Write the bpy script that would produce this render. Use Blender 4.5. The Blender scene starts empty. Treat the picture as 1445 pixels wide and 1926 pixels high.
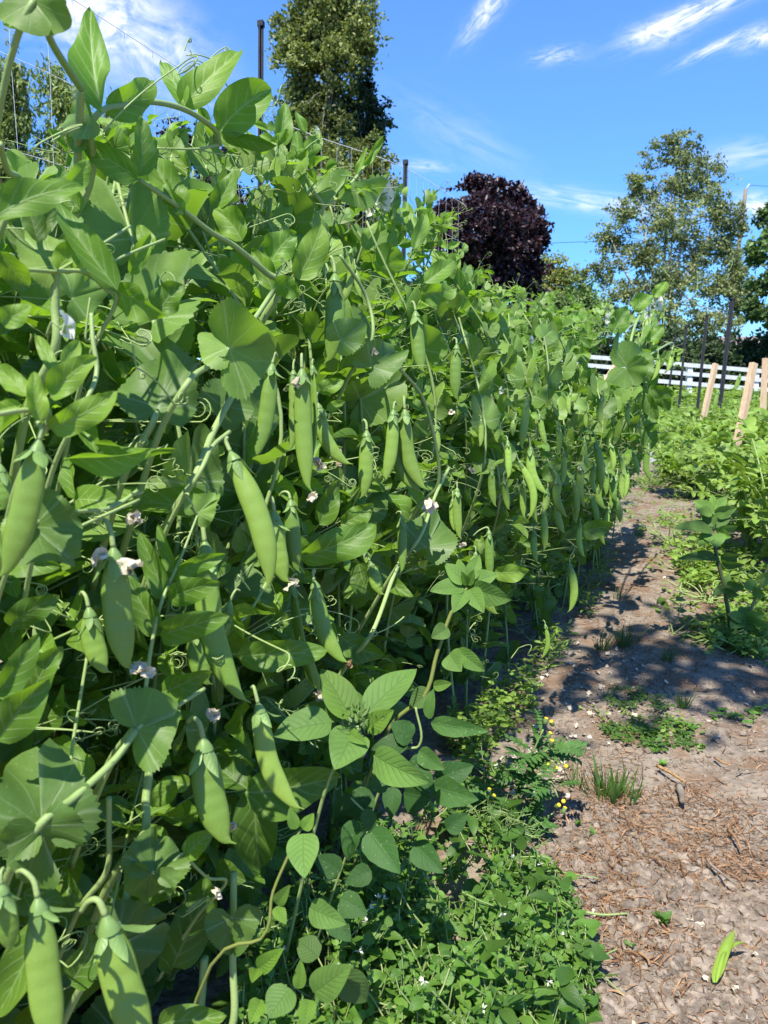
import bpy, math, random
import numpy as np
from mathutils import Vector
R = math.radians
sc = bpy.context.scene
col = sc.collection
rng = np.random.default_rng(11)
random.seed(11)

# ------------------------------------------------------------------ camera
CAMZ, PITCH, F = 0.60, R(10.7), 1449.0
cam = bpy.data.cameras.new('camera')
cam.sensor_fit = 'VERTICAL'; cam.sensor_height = 36; cam.sensor_width = 27
cam.lens = 36 * F / 1926
cam.clip_start = 0.02; cam.clip_end = 3000
cam.dof.use_dof = True; cam.dof.focus_distance = 0.95; cam.dof.aperture_fstop = 20
cob = bpy.data.objects.new('camera', cam); col.objects.link(cob)
cob.location = (0, 0, CAMZ); cob.rotation_euler = (R(90) - PITCH, 0, 0)
sc.camera = cob

# ------------------------------------------------------------------ sun and sky
SUN_EL = R(62)
sh = np.array([-0.33, -0.944]); sh /= np.linalg.norm(sh)
SUN = np.array([sh[0] * math.cos(SUN_EL), sh[1] * math.cos(SUN_EL), math.sin(SUN_EL)])
lamp = bpy.data.lights.new('sun', 'SUN'); lamp.energy = 4.9; lamp.angle = R(0.5); lamp.color = (1, .95, .86)
lob = bpy.data.objects.new('sun', lamp); col.objects.link(lob)
lob.rotation_euler = Vector(SUN).to_track_quat('Z', 'Y').to_euler(); lob.location = (-3, -1, 6)
sc.view_settings.view_transform = 'Standard'; sc.view_settings.look = 'None'
sc.view_settings.exposure = 0.85; sc.view_settings.gamma = 1
sc.cycles.max_bounces = 8; sc.cycles.diffuse_bounces = 4; sc.cycles.glossy_bounces = 2
sc.cycles.transmission_bounces = 4; sc.cycles.transparent_max_bounces = 4
sc.cycles.use_denoising = True
sc.cycles.sample_clamp_indirect = 4


class NT:
    """small helper to write node trees"""
    def __init__(s, tree): s.t = tree; tree.nodes.clear()
    def n(s, kind, **kw):
        nd = s.t.nodes.new(kind)
        for k, v in kw.items(): setattr(nd, k, v)
        return nd
    def put(s, sock, v):
        if isinstance(v, bpy.types.NodeSocket): s.t.links.new(v, sock)
        else:
            if hasattr(v, '__len__') and sock.type == 'VECTOR': v = tuple(v)[:3]
            sock.default_value = v
    def m(s, op, a, b=0.0, c=None, clamp=False):
        nd = s.n('ShaderNodeMath', operation=op, use_clamp=clamp)
        s.put(nd.inputs[0], a); s.put(nd.inputs[1], b)
        if c is not None: s.put(nd.inputs[2], c)
        return nd.outputs[0]
    def vm(s, op, a, b=(0, 0, 0), scale=None):
        nd = s.n('ShaderNodeVectorMath', operation=op)
        s.put(nd.inputs[0], a); s.put(nd.inputs[1], b)
        if scale is not None: s.put(nd.inputs['Scale'], scale)
        return nd.outputs['Value'] if op in ('DOT_PRODUCT', 'LENGTH') else nd.outputs[0]
    def mix(s, f, a, b, blend='MIX'):
        nd = s.n('ShaderNodeMix', data_type='RGBA', blend_type=blend)
        s.put(nd.inputs[0], f); s.put(nd.inputs[6], a); s.put(nd.inputs[7], b)
        return nd.outputs[2]
    def noise(s, vec, scale, detail=3, rough=.55, dist=0):
        nd = s.n('ShaderNodeTexNoise'); s.put(nd.inputs['Vector'], vec)
        nd.inputs['Scale'].default_value = scale; nd.inputs['Detail'].default_value = detail
        nd.inputs['Roughness'].default_value = rough; nd.inputs['Distortion'].default_value = dist
        return nd.outputs['Fac']
    def ramp(s, f, lo, hi):
        nd = s.n('ShaderNodeMapRange', interpolation_type='SMOOTHSTEP'); s.put(nd.inputs[0], f)
        nd.inputs[1].default_value = lo; nd.inputs[2].default_value = hi
        return nd.outputs[0]
    def bump(s, h, strength, dist=.002):
        nd = s.n('ShaderNodeBump'); s.put(nd.inputs['Height'], h)
        nd.inputs['Strength'].default_value = strength; nd.inputs['Distance'].default_value = dist
        return nd.outputs[0]


def ray(px, py):
    dx, dy = (px - 722.5) / F, -(py - 963.0) / F
    c, s_ = math.cos(PITCH), math.sin(PITCH)
    return np.array([dx, c + dy * s_, -s_ + dy * c])


world = bpy.data.worlds.new('World'); sc.world = world; world.use_nodes = True
w = NT(world.node_tree)
sky = w.n('ShaderNodeTexSky', sky_type='NISHITA', sun_disc=False)
sky.sun_elevation = SUN_EL; sky.sun_rotation = math.atan2(SUN[0], SUN[1])
sky.ozone_density = 5.0; sky.dust_density = .05; sky.air_density = 1.0
hs = w.n('ShaderNodeHueSaturation'); hs.inputs['Saturation'].default_value = 1.05; hs.inputs['Value'].default_value = 1.0
w.put(hs.inputs['Color'], sky.outputs[0])
dirv = w.n('ShaderNodeTexCoord').outputs['Generated']
cl = None
# cirrus wisps: centre pixel direction, half sizes, tilt, strength
for (cx, cy, ax, ay, tilt, st, ns) in [(195, 40, 150, 80, 20, .95, 9), (330, 120, 110, 60, 35, .35, 9), (1300, 28, 110, 19, -24, .9, 10), (1235, 62, 50, 22, -10, .6, 10),
                               (1345, 88, 60, 9, -27, .6, 10), (1445, 65, 50, 18, -20, .7, 10), (915, 22, 62, 19, -48, .6, 9),
                               (1050, 105, 50, 14, -8, .4, 12), (1110, 378, 150, 18, 8, .55, 9), (1440, 390, 60, 22, 5, .8, 8),
                               (800, 312, 50, 11, 5, .3, 10), (1420, 290, 110, 26, -8, .3, 9), (860, 255, 160, 40, 25, .12, 6)]:
    d0 = ray(cx, cy); L0_ = np.linalg.norm(d0); d0 /= L0_
    right = np.array([1., 0, 0]); upv = np.cross(right, d0); upv /= np.linalg.norm(upv)
    a = R(-tilt); e1 = right * math.cos(a) + upv * math.sin(a); e2 = -right * math.sin(a) + upv * math.cos(a)
    dd = w.vm('SUBTRACT', dirv, tuple(d0))
    p = w.vm('DOT_PRODUCT', dd, tuple(e1 * F * L0_ / ax)); q = w.vm('DOT_PRODUCT', dd, tuple(e2 * F * L0_ / ay))
    cv = w.n('ShaderNodeCombineXYZ'); w.put(cv.inputs[0], w.m('MULTIPLY', p, .9)); w.put(cv.inputs[1], w.m('MULTIPLY', q, .8)); cv.inputs[2].default_value = cx * .013
    nz = w.noise(cv.outputs[0], 1.7, 6, .62, .8)
    r2 = w.m('ADD', w.m('MULTIPLY', p, p), w.m('MULTIPLY', q, q))
    g = w.m('EXPONENT', w.m('MULTIPLY', r2, -1.3))
    k = w.m('MULTIPLY', w.m('MULTIPLY', g, w.ramp(nz, .30, .72)), st * 1.5)
    cl = k if cl is None else w.m('ADD', cl, k)
cl = w.m('MINIMUM', cl, .93)
bg = w.n('ShaderNodeBackground'); bg.inputs['Strength'].default_value = .14
dz = w.n('ShaderNodeSeparateXYZ'); w.put(dz.inputs[0], dirv)
skyc = w.mix(w.ramp(dz.outputs[2], -.02, .42), (.30, .56, .92, 1), (.62, .84, 1.10, 1))
skyc = w.mix(1.0, hs.outputs[0], skyc, 'MULTIPLY')
w.put(bg.inputs['Color'], w.mix(cl, skyc, (5.2, 5.3, 5.4, 1)))
w.put(w.n('ShaderNodeOutputWorld').inputs[0], bg.outputs[0])


# ------------------------------------------------------------------ projection helpers (the camera model of the photograph)
C0 = np.array([0, 0, CAMZ])
def D(px, py, depth): return C0 + ray(px, py) * depth
def G(px, py, z=0.0):
    r = ray(px, py); return C0 + r * ((z - CAMZ) / r[2])
L0, TD, NI = np.array([-.10, .51, 0]), np.array([.46, .888, 0]), np.array([-.888, .46, 0])   # face of the pea row: point, direction, inward normal
def rowdepth(px, py, off=0.0):
    r = ray(px, py); return (off - np.dot(C0 - L0, NI)) / np.dot(r, NI)
def ROW(px, py, off=0.0): return C0 + ray(px, py) * rowdepth(px, py, off)
def proj(P):
    P = np.asarray(P) - C0
    c, s_ = math.cos(PITCH), math.sin(PITCH)
    dep = P[..., 1] * c - P[..., 2] * s_
    up = P[..., 1] * s_ + P[..., 2] * c
    dep_ = np.maximum(dep, 1e-3)
    return 722.5 + F * P[..., 0] / dep_, 963 - F * up / dep_, dep
def rowpt(s, off, z=0.0): return L0 + TD * s + NI * off + np.array([0, 0, z])
def unit(v): v = np.asarray(v, float); return v / max(np.linalg.norm(v), 1e-9)
OUTW = -NI
UP = np.array([0, 0, 1.0])
TOCAM = lambda P: unit(C0 - P)


# ------------------------------------------------------------------ mesh accumulator
class MB:
    def __init__(s): s.v = []; s.q = []; s.uv = []; s.t = []; s.mi = []; s.n = 0
    def add(s, v, q, uv=None, tint=(1, .5, .5), mat=0):
        v = np.asarray(v, float).reshape(-1, 3); q = np.asarray(q, int).reshape(-1, 4)
        s.v.append(v); s.q.append(q + s.n); s.n += len(v)
        s.uv.append(np.zeros((len(v), 2)) if uv is None else np.asarray(uv, float).reshape(-1, 2))
        t = np.asarray(tint, float)
        s.t.append(np.broadcast_to(t, (len(v), 3)) if t.ndim == 1 else t.reshape(-1, 3))
        s.mi.append(np.full(len(q), mat, int))
    def build(s, name, mats, parent=None, origin=None, smooth=True, data_only=False):
        v = np.concatenate(s.v); q = np.concatenate(s.q); uv = np.concatenate(s.uv); t = np.concatenate(s.t); mi = np.concatenate(s.mi)
        if origin is None and parent is not None: origin = np.array(parent['_o'])
        if origin is not None: v = v - np.asarray(origin)
        me = bpy.data.meshes.new(name)
        tri = q[:, 3] == q[:, 2]
        tot = np.where(tri, 3, 4); st = np.concatenate([[0], np.cumsum(tot)[:-1]])
        keep = np.ones(q.shape, bool); keep[tri, 3] = False
        lv = q[keep]
        me.vertices.add(len(v)); me.vertices.foreach_set('co', v.astype(np.float32).ravel())
        me.loops.add(len(lv)); me.loops.foreach_set('vertex_index', lv.astype(np.int32))
        me.polygons.add(len(q)); me.polygons.foreach_set('loop_start', st.astype(np.int32)); me.polygons.foreach_set('loop_total', tot.astype(np.int32))
        me.polygons.foreach_set('material_index', mi.astype(np.int32))
        me.polygons.foreach_set('use_smooth', np.full(len(q), smooth, bool))
        me.update(calc_edges=True)
        ul = me.uv_layers.new(name='UVMap'); ul.data.foreach_set('uv', uv[lv].astype(np.float32).ravel())
        ca = me.color_attributes.new('tint', 'FLOAT_COLOR', 'POINT')
        ca.data.foreach_set('color', np.concatenate([t, np.ones((len(t), 1))], 1).astype(np.float32).ravel())
        for m_ in (mats if isinstance(mats, (list, tuple)) else [mats]): me.materials.append(m_)
        if data_only: return me
        o = bpy.data.objects.new(name, me); col.objects.link(o)
        if parent is not None: o.parent = parent; o['_o'] = list(map(float, origin))
        elif origin is not None: o.location = tuple(origin); o['_o'] = list(map(float, origin))
        return o


def tag(o, label=None, cat=None, group=None, kind=None):
    if label: o['label'] = label
    if cat: o['category'] = cat
    if group: o['group'] = group
    if kind: o['kind'] = kind
    return o
def thing(name, loc, label, cat, group=None):
    o = bpy.data.objects.new(name, None); col.objects.link(o); o.location = tuple(map(float, loc)); o.empty_display_size = .05
    o['_o'] = [float(a) for a in loc]
    return tag(o, label, cat, group)


def tube(mb, pts, rad, sides=6, mat=0, tint=(1, .5, .5), cap=True):
    pts = np.asarray(pts, float); K = len(pts)
    rad = np.broadcast_to(np.asarray(rad, float), (K,))
    tg = np.gradient(pts, axis=0); tg /= np.maximum(np.linalg.norm(tg, axis=1, keepdims=True), 1e-9)
    ref = np.array([0.31, 0.17, .93]) if abs(tg[0] @ np.array([0.31, 0.17, .93])) < .9 else np.array([1., 0, 0])
    X = np.zeros((K, 3)); x = unit(ref - tg[0] * (ref @ tg[0]))
    for i in range(K):
        x = unit(x - tg[i] * (x @ tg[i])); X[i] = x
    Y = np.cross(tg, X)
    a = np.linspace(0, 2 * np.pi, sides, endpoint=False)
    V = pts[:, None] + rad[:, None, None] * (np.cos(a)[None, :, None] * X[:, None] + np.sin(a)[None, :, None] * Y[:, None])
    i = np.arange(K - 1)[:, None]; j = np.arange(sides)[None]; j2 = (j + 1) % sides
    q = np.stack([i * sides + j, i * sides + j2, (i + 1) * sides + j2, (i + 1) * sides + j], -1).reshape(-1, 4)
    uv = np.stack([np.broadcast_to(np.linspace(0, 1, K)[:, None], (K, sides)), np.broadcast_to((a / 6.283)[None], (K, sides))], -1)
    V = V.reshape(-1, 3); uv = uv.reshape(-1, 2)
    if cap and sides > 3:
        V = np.concatenate([V, pts[[0, -1]]]); uv = np.concatenate([uv, [[0, 0], [1, 0]]])
        jj = np.arange(sides); j2 = (jj + 1) % sides; b = (K - 1) * sides
        q = np.concatenate([q, np.stack([jj * 0 + K * sides, j2, jj, jj], -1), np.stack([jj * 0 + K * sides + 1, b + jj, b + j2, b + j2], -1)])
    mb.add(V, q, uv, tint, mat)


def spline(pts, n):
    """Catmull-Rom through pts"""
    P = np.asarray(pts, float); P = np.concatenate([[2 * P[0] - P[1]], P, [2 * P[-1] - P[-2]]]); K = len(P) - 3
    t = np.linspace(0, K - 1e-6, n); i = t.astype(int); f = (t - i)[:, None]
    a, b, c, d = P[i], P[i + 1], P[i + 2], P[i + 3]
    return .5 * (2 * b + (c - a) * f + (2 * a - 5 * b + 4 * c - d) * f ** 2 + (3 * b - a - 3 * c + d) * f ** 3)


def box(mb, c, size, rot=None, mat=0, tint=(1, .5, .5)):
    v = np.array([[x, y, z] for x in (-.5, .5) for y in (-.5, .5) for z in (-.5, .5)]) * np.asarray(size)
    if rot is not None: v = v @ np.asarray(rot).T
    q = [[0, 1, 3, 2], [4, 6, 7, 5], [0, 4, 5, 1], [2, 3, 7, 6], [0, 2, 6, 4], [1, 5, 7, 3]]
    # separate faces so that shading stays flat
    V = v[np.array(q).ravel()] + np.asarray(c); uv = np.tile([[0, 0], [0, 1], [1, 1], [1, 0]], (6, 1))
    mb.add(V, np.arange(24).reshape(6, 4), uv, tint, mat)


# ------------------------------------------------------------------ leaf blades (batched)
PROFILES = {
    'leaflet': lambda u: np.sin(np.pi * np.clip(u, 0, 1) ** .78) ** .62 * (1 - .12 * u),
    'ovate': lambda u: np.sin(np.pi * np.clip(u, 0, 1) ** .66) ** .8,
    'lance': lambda u: np.sin(np.pi * np.clip(u, 0, 1) ** .75) ** 1.15,
    'goosefoot': lambda u: (np.sin(np.pi * np.clip(u, 0, 1) ** .62) ** .85) * (1 + .13 * np.abs(((u * 4.5) % 1) - .5) * (u < .93)),
    'spoon': lambda u: .14 + .86 * np.clip((u - .3) / .25, 0, 1) ** 1.3 * np.sqrt(np.clip(1 - np.clip((u - .62) / .385, 0, 1) ** 2.4, 0, 1)) - .13 * (u > .97),
    'blade': lambda u: np.clip(1.0 - u ** 2.2, 0.03, 1) * np.clip(.6 + u * 3, 0, 1),
}
class Leaves:
    """collects blades, then writes them to a mesh in one go"""
    def __init__(s): s.b = []; s.p = []
    def blade(s, o, y, n, L, W, bend=.5, fold=.3, wave=.06, tint=(1, .5, .5), prof='leaflet', mat=0): s.b.append((o, y, n, L, W, bend, fold, wave, tint, prof, mat))
    def fan(s, o, y, n, L, side, fold=.3, bend=.4, wave=.07, tint=(1, .5, .5), mat=1, wide=1.0): s.p.append((o, y, n, L, side, fold, bend, wave, tint, mat, wide))
    @staticmethod
    def frames(A):
        y = np.array([a[1] for a in A], float); y /= np.linalg.norm(y, axis=1, keepdims=True) + 1e-9
        n = np.array([a[2] for a in A], float); n -= y * (n * y).sum(1, keepdims=True)
        bad = np.linalg.norm(n, axis=1) < 1e-4; n[bad] = np.cross(y[bad], [.3, .5, .8])
        n /= np.linalg.norm(n, axis=1, keepdims=True) + 1e-9
        return np.cross(y, n), y, n
    def flush(s, mb, nu=8, nv=5, nth=20, nr=5, teeth=True):
        for prof in sorted(set(b[9] for b in s.b)):
            for mat in sorted(set(b[10] for b in s.b if b[9] == prof)):
                A = [b for b in s.b if b[9] == prof and b[10] == mat]; N = len(A)
                X, Y, Z = s.frames(A)
                o = np.array([a[0] for a in A]); L, W, bend, fold, wave = (np.array([a[k] for a in A], float)[:, None, None] for k in (3, 4, 5, 6, 7))
                tn = np.array([a[8] for a in A], float)
                u = np.linspace(0, 1, nu); v = np.linspace(-1, 1, nv)
                pw = PROFILES[prof](u)
                ph = rng.uniform(0, 6.28, (N, 1, 1)); ph2 = rng.uniform(0, 6.28, (N, 1, 1)); kf = rng.uniform(.8, 1.7, (N, 1, 1))
                U, Vv = np.meshgrid(u, v, indexing='ij'); U = U[None]; Vv = Vv[None]; PW = pw[:, None][None]
                hw = W * .5 * PW
                fx = np.cos(np.arctan(fold))
                x = Vv * hw * fx
                be = np.where(np.abs(bend) < .02, .02, bend)
                y = L * np.sin(be * U) / be
                z = -L * (1 - np.cos(be * U)) / be
                up = fold * np.abs(Vv) * hw * fx + wave * W * np.sin(6.28 * kf * U + ph + (Vv > 0) * 1.7) * Vv ** 2 * PW + wave * .5 * W * np.sin(3 * U + ph2) * Vv
                x = x + wave * W * .4 * np.sin(3.1 * U + ph2)
                z = z + up * np.cos(be * U); y = y + up * np.sin(be * U)
                P = o[:, None, None] + x[..., None] * X[:, None, None] + y[..., None] * Y[:, None, None] + z[..., None] * Z[:, None, None]
                i = np.arange(nu - 1)[:, None]; j = np.arange(nv - 1)[None]
                q = np.stack([i * nv + j, i * nv + j + 1, (i + 1) * nv + j + 1, (i + 1) * nv + j], -1).reshape(-1, 4)
                Q = (np.arange(N)[:, None, None] * (nu * nv) + q[None]).reshape(-1, 4)
                uv = np.broadcast_to(np.stack([U[0], (Vv[0] + 1) * .5], -1)[None], (N, nu, nv, 2))
                mb.add(P, Q, uv, np.repeat(tn, nu * nv, 0), mat)
        if s.p:
            A = s.p; N = len(A); X, Y, Z = s.frames(A)
            o = np.array([a[0] for a in A]); L, side, fold, bend, wave, wide = (np.array([a[k] for a in A], float)[:, None, None] for k in (3, 4, 5, 6, 7, 10))
            tn = np.array([a[8] for a in A], float)
            th = np.linspace(-.12, 2.55, nth); r = np.linspace(0.0, 1, nr) ** .8
            out = np.interp(th, [-.12, 0, .3, .7, 1.2, 1.8, 2.3, 2.55], [.80, .98, .86, .72, .64, .58, .47, .30])
            out = np.repeat(out[None], N, 0) * (1 + .07 * np.sin(th[None] * rng.uniform(1.5, 4, (N, 1)) + rng.uniform(0, 6.28, (N, 1))))
            if teeth: out = out * (1 + np.where(th > .7, 1, .15)[None] * np.where(np.arange(nth) % 2 == 0, 1, -.5)[None] * rng.uniform(.0, .07, (N, nth)))
            ph = rng.uniform(0, 6.28, (N, 1, 1)); kf = rng.uniform(.8, 1.6, (N, 1, 1))
            TH, RR = np.meshgrid(th, r, indexing='ij'); TH = TH[None]; RR = RR[None] * out[:, :, None]
            x = L * RR * np.sin(TH) * side * wide; y = L * RR * np.cos(TH)
            z = L * (fold * np.abs(RR * np.sin(TH)) - bend * .5 * RR ** 2 + wave * (RR * RR * np.sin(kf * TH * 2 + ph) * 1.6 + RR ** 3 * np.sin(kf * TH * 5.3 + ph * 2) * 1.0))
            P = o[:, None, None] + x[..., None] * X[:, None, None] + y[..., None] * Y[:, None, None] + z[..., None] * Z[:, None, None]
            i = np.arange(nth - 1)[:, None]; j = np.arange(nr - 1)[None]
            q = np.stack([i * nr + j, i * nr + j + 1, (i + 1) * nr + j + 1, (i + 1) * nr + j], -1).reshape(-1, 4)
            Q = (np.arange(N)[:, None, None] * (nth * nr) + q[None]).reshape(-1, 4)
            uv = np.broadcast_to(np.stack([np.broadcast_to(TH[0] / 6.2832 + .5, RR[0].shape), np.broadcast_to(r[None], RR[0].shape)], -1)[None], (N, nth, nr, 2))
            mb.add(P, Q, uv, np.repeat(tn, nth * nr, 0), A[0][9])
        s.b = []; s.p = []


# ------------------------------------------------------------------ materials
def new_mat(name):
    m = bpy.data.materials.new(name); m.use_nodes = True; return m, NT(m.node_tree)
def finish(t, shader): t.put(t.n('ShaderNodeOutputMaterial').inputs[0], shader)
def principled(t, color, rough, spec=.4, normal=None, **kw):
    p = t.n('ShaderNodeBsdfPrincipled'); t.put(p.inputs['Base Color'], color); t.put(p.inputs['Roughness'], rough)
    p.inputs['Specular IOR Level'].default_value = spec
    if normal is not None: t.put(p.inputs['Normal'], normal)
    for k, v in kw.items(): t.put(p.inputs[k], v)
    return p.outputs[0]
def tintnode(t):
    a = t.n('ShaderNodeAttribute', attribute_name='tint'); s = t.n('ShaderNodeSeparateColor'); t.put(s.inputs[0], a.outputs['Color'])
    return s.outputs[0], s.outputs[1], s.outputs[2]

def leaf_mat(name, base, yellow, trans, vein, kind, tw=.32, rough=.42, spec=.42, veinmix=.4, darkvein=False, pits=0):
    m, t = new_mat(name)
    uvn = t.n('ShaderNodeUVMap'); uvn.uv_map = 'UVMap'
    sp = t.n('ShaderNodeSeparateXYZ'); t.put(sp.inputs[0], uvn.outputs[0]); u, v = sp.outputs[0], sp.outputs[1]
    pos = t.n('ShaderNodeTexCoord').outputs['Object']
    br, ye, al = tintnode(t)
    nz = t.noise(pos, 260, 4); nl = t.noise(pos, 45, 2)
    if kind == 'pinnate':
        av = t.m('ABSOLUTE', t.m('MULTIPLY', t.m('SUBTRACT', v, .5), 2))
        mid = t.m('SUBTRACT', 1, t.m('DIVIDE', av, .07), clamp=True)
        ph = t.m('ADD', t.m('MULTIPLY', t.m('SUBTRACT', u, t.m('MULTIPLY', av, .30)), 6.28 * (8 if darkvein else 5.5)), t.m('MULTIPLY', nl, 2.2))
        side = t.m('POWER', t.m('ABSOLUTE', t.m('COSINE', t.m('MULTIPLY', ph, .5))), 22 if not darkvein else 10)
        side = t.m('MULTIPLY', side, t.m('SUBTRACT', .75, t.m('MULTIPLY', av, .6)))
        mask = t.m('MAXIMUM', mid, side)
    else:
        ang = t.m('ADD', t.m('MULTIPLY', t.m('SUBTRACT', u, .5), 6.2832 * 2.15), t.m('MULTIPLY', nl, .5))
        br1 = t.m('POWER', t.m('ABSOLUTE', t.m('COSINE', ang)), t.m('ADD', 20, t.m('MULTIPLY', v, 170)))
        ang2 = t.m('ADD', t.m('MULTIPLY', t.m('SUBTRACT', u, .5), 6.2832 * 5.3), t.m('MULTIPLY', nl, 1.8))
        br2 = t.m('MULTIPLY', t.m('POWER', t.m('ABSOLUTE', t.m('COSINE', ang2)), t.m('ADD', 40, t.m('MULTIPLY', v, 200))), .5)
        mask = t.m('MAXIMUM', t.m('MULTIPLY', t.m('MAXIMUM', br1, br2), t.m('SUBTRACT', 1.0, t.m('MULTIPLY', v, .5))), t.m('SUBTRACT', 1, t.m('DIVIDE', v, .10), clamp=True))
    c = t.mix(ye, base, yellow)
    c = t.mix(t.m('MULTIPLY', t.ramp(nl, .35, .7), .5), c, tuple(.75 * a for a in base[:3]) + (1,))
    c = t.mix(t.m('MULTIPLY', t.m('SUBTRACT', nz, .35, clamp=True), .4), c, tuple(min(1, a * 1.7 + .01) for a in base[:3]) + (1,))
    c = t.mix(t.m('MULTIPLY', mask, veinmix), c, vein)
    if pits:
        sp_ = t.ramp(t.noise(pos, 420, 1), .68, .74); c = t.mix(t.m('MULTIPLY', sp_, pits), c, (.35, .42, .2, 1))
    c = t.vm('SCALE', c, scale=br)
    h = t.m('ADD', t.m('MULTIPLY', mask, .6 if not darkvein else -1.2), t.m('MULTIPLY', nz, .5))
    nrm = t.bump(h, .35, .0012)
    pr = principled(t, c, t.m('ADD', rough - .06, t.m('MULTIPLY', nz, .16)), spec, nrm)
    tr = t.n('ShaderNodeBsdfTranslucent')
    tc = t.vm('SCALE', t.mix(t.m('MULTIPLY', mask, .3), trans, vein), scale=br)
    t.put(tr.inputs[0], tc); t.put(tr.inputs[1], nrm)
    mx = t.n('ShaderNodeMixShader'); mx.inputs[0].default_value = tw
    t.put(mx.inputs[1], pr); t.put(mx.inputs[2], tr.outputs[0]); finish(t, mx.outputs[0])
    return m

M = {}
M['leaflet'] = leaf_mat('pea leaflet', (.092, .200, .024, 1), (.205, .325, .034, 1), (.30, .56, .018, 1), (.34, .46, .17, 1), 'pinnate', tw=.38, spec=.32, rough=.47, veinmix=.75, pits=.3)
M['stipule'] = leaf_mat('pea stipule', (.108, .202, .040, 1), (.21, .32, .058, 1), (.29, .52, .03, 1), (.37, .47, .24, 1), 'fan', tw=.34, spec=.32, rough=.47, veinmix=.7, pits=.3)
M['amaranth'] = leaf_mat('pigweed leaf', (.105, .195, .046, 1), (.155, .28, .03, 1), (.15, .32, .03, 1), (.045, .10, .02, 1), 'pinnate', tw=.30, veinmix=.4, darkvein=True, spec=.22, rough=.58)
M['goosefoot'] = leaf_mat('goosefoot leaf', (.048, .130, .028, 1), (.10, .2, .04, 1), (.09, .25, .03, 1), (.10, .2, .08, 1), 'pinnate', tw=.24, veinmix=.3, pits=.5, spec=.22, rough=.58)
M['chick'] = leaf_mat('chickweed leaf', (.070, .175, .024, 1), (.16, .28, .035, 1), (.18, .40, .025, 1), (.13, .25, .06, 1), 'pinnate', tw=.34, veinmix=.25, rough=.5)
M['bean'] = leaf_mat('garden leaf', (.135, .24, .035, 1), (.24, .35, .05, 1), (.32, .50, .03, 1), (.25, .36, .16, 1), 'pinnate', tw=.32, veinmix=.3, rough=.5)
M['grass'] = leaf_mat('grass blade', (.05, .13, .02, 1), (.14, .20, .05, 1), (.12, .28, .02, 1), (.1, .2, .04, 1), 'pinnate', tw=.3, veinmix=.15)

def stem_mat(name, c1, c2, rough=.5):
    m, t = new_mat(name); br, ye, al = tintnode(t); pos = t.n('ShaderNodeTexCoord').outputs['Object']
    nz = t.noise(pos, 90, 3); c = t.mix(t.m('ADD', t.m('MULTIPLY', ye, .6), t.m('MULTIPLY', nz, .4)), c1, c2)
    finish(t, principled(t, t.vm('SCALE', c, scale=br), rough, .35, t.bump(t.noise(pos, 500, 2), .3, .0008))); return m
M['stem'] = stem_mat('pea stem', (.16, .25, .065, 1), (.30, .38, .14, 1))
M['redstem'] = stem_mat('pigweed stem', (.12, .19, .04, 1), (.23, .22, .06, 1))
M['darkstem'] = stem_mat('weed stem', (.045, .06, .025, 1), (.10, .12, .04, 1))
M['calyx'] = leaf_mat('calyx', (.19, .33, .085, 1), (.27, .40, .12, 1), (.28, .45, .09, 1), (.28, .4, .15, 1), 'pinnate', tw=.3, veinmix=.3)

def pod_mat():
    m, t = new_mat('pea pod skin'); br, ye, al = tintnode(t)
    uvn = t.n('ShaderNodeUVMap'); uvn.uv_map = 'UVMap'; sp = t.n('ShaderNodeSeparateXYZ'); t.put(sp.inputs[0], uvn.outputs[0]); u, v = sp.outputs[0], sp.outputs[1]
    pos = t.n('ShaderNodeTexCoord').outputs['Object']
    nz = t.noise(pos, 700, 3, .7); nl = t.noise(pos, 70, 3)
    c = t.mix(ye, (.145, .262, .036, 1), (.25, .375, .060, 1))
    c = t.mix(t.m('MULTIPLY', t.ramp(nl, .4, .75), .45), c, (.20, .30, .045, 1))
    c = t.mix(t.m('MULTIPLY', t.ramp(nz, .55, .72), .4), c, (.34, .43, .16, 1))
    edge = t.m('SUBTRACT', 1, t.m('DIVIDE', t.m('ABSOLUTE', t.m('SINE', t.m('MULTIPLY', v, 6.2832))), .16), clamp=True)   # the two seams
    c = t.mix(t.m('MULTIPLY', edge, .35), c, (.30, .42, .13, 1))
    c = t.vm('SCALE', c, scale=br)
    nrm = t.bump(t.m('ADD', t.m('MULTIPLY', nz, .5), t.m('MULTIPLY', edge, .6)), .3, .0008)
    pr = principled(t, c, t.m('ADD', .33, t.m('MULTIPLY', nl, .18)), .42, nrm, **{'Subsurface Weight': .25, 'Subsurface Radius': (.003, .006, .0015), 'Subsurface Scale': 1.0})
    tr = t.n('ShaderNodeBsdfTranslucent'); t.put(tr.inputs[0], (.38, .55, .05, 1))
    mx = t.n('ShaderNodeMixShader'); mx.inputs[0].default_value = .16; t.put(mx.inputs[1], pr); t.put(mx.inputs[2], tr.outputs[0]); finish(t, mx.outputs[0])
    return m
M['pod'] = pod_mat()
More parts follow.
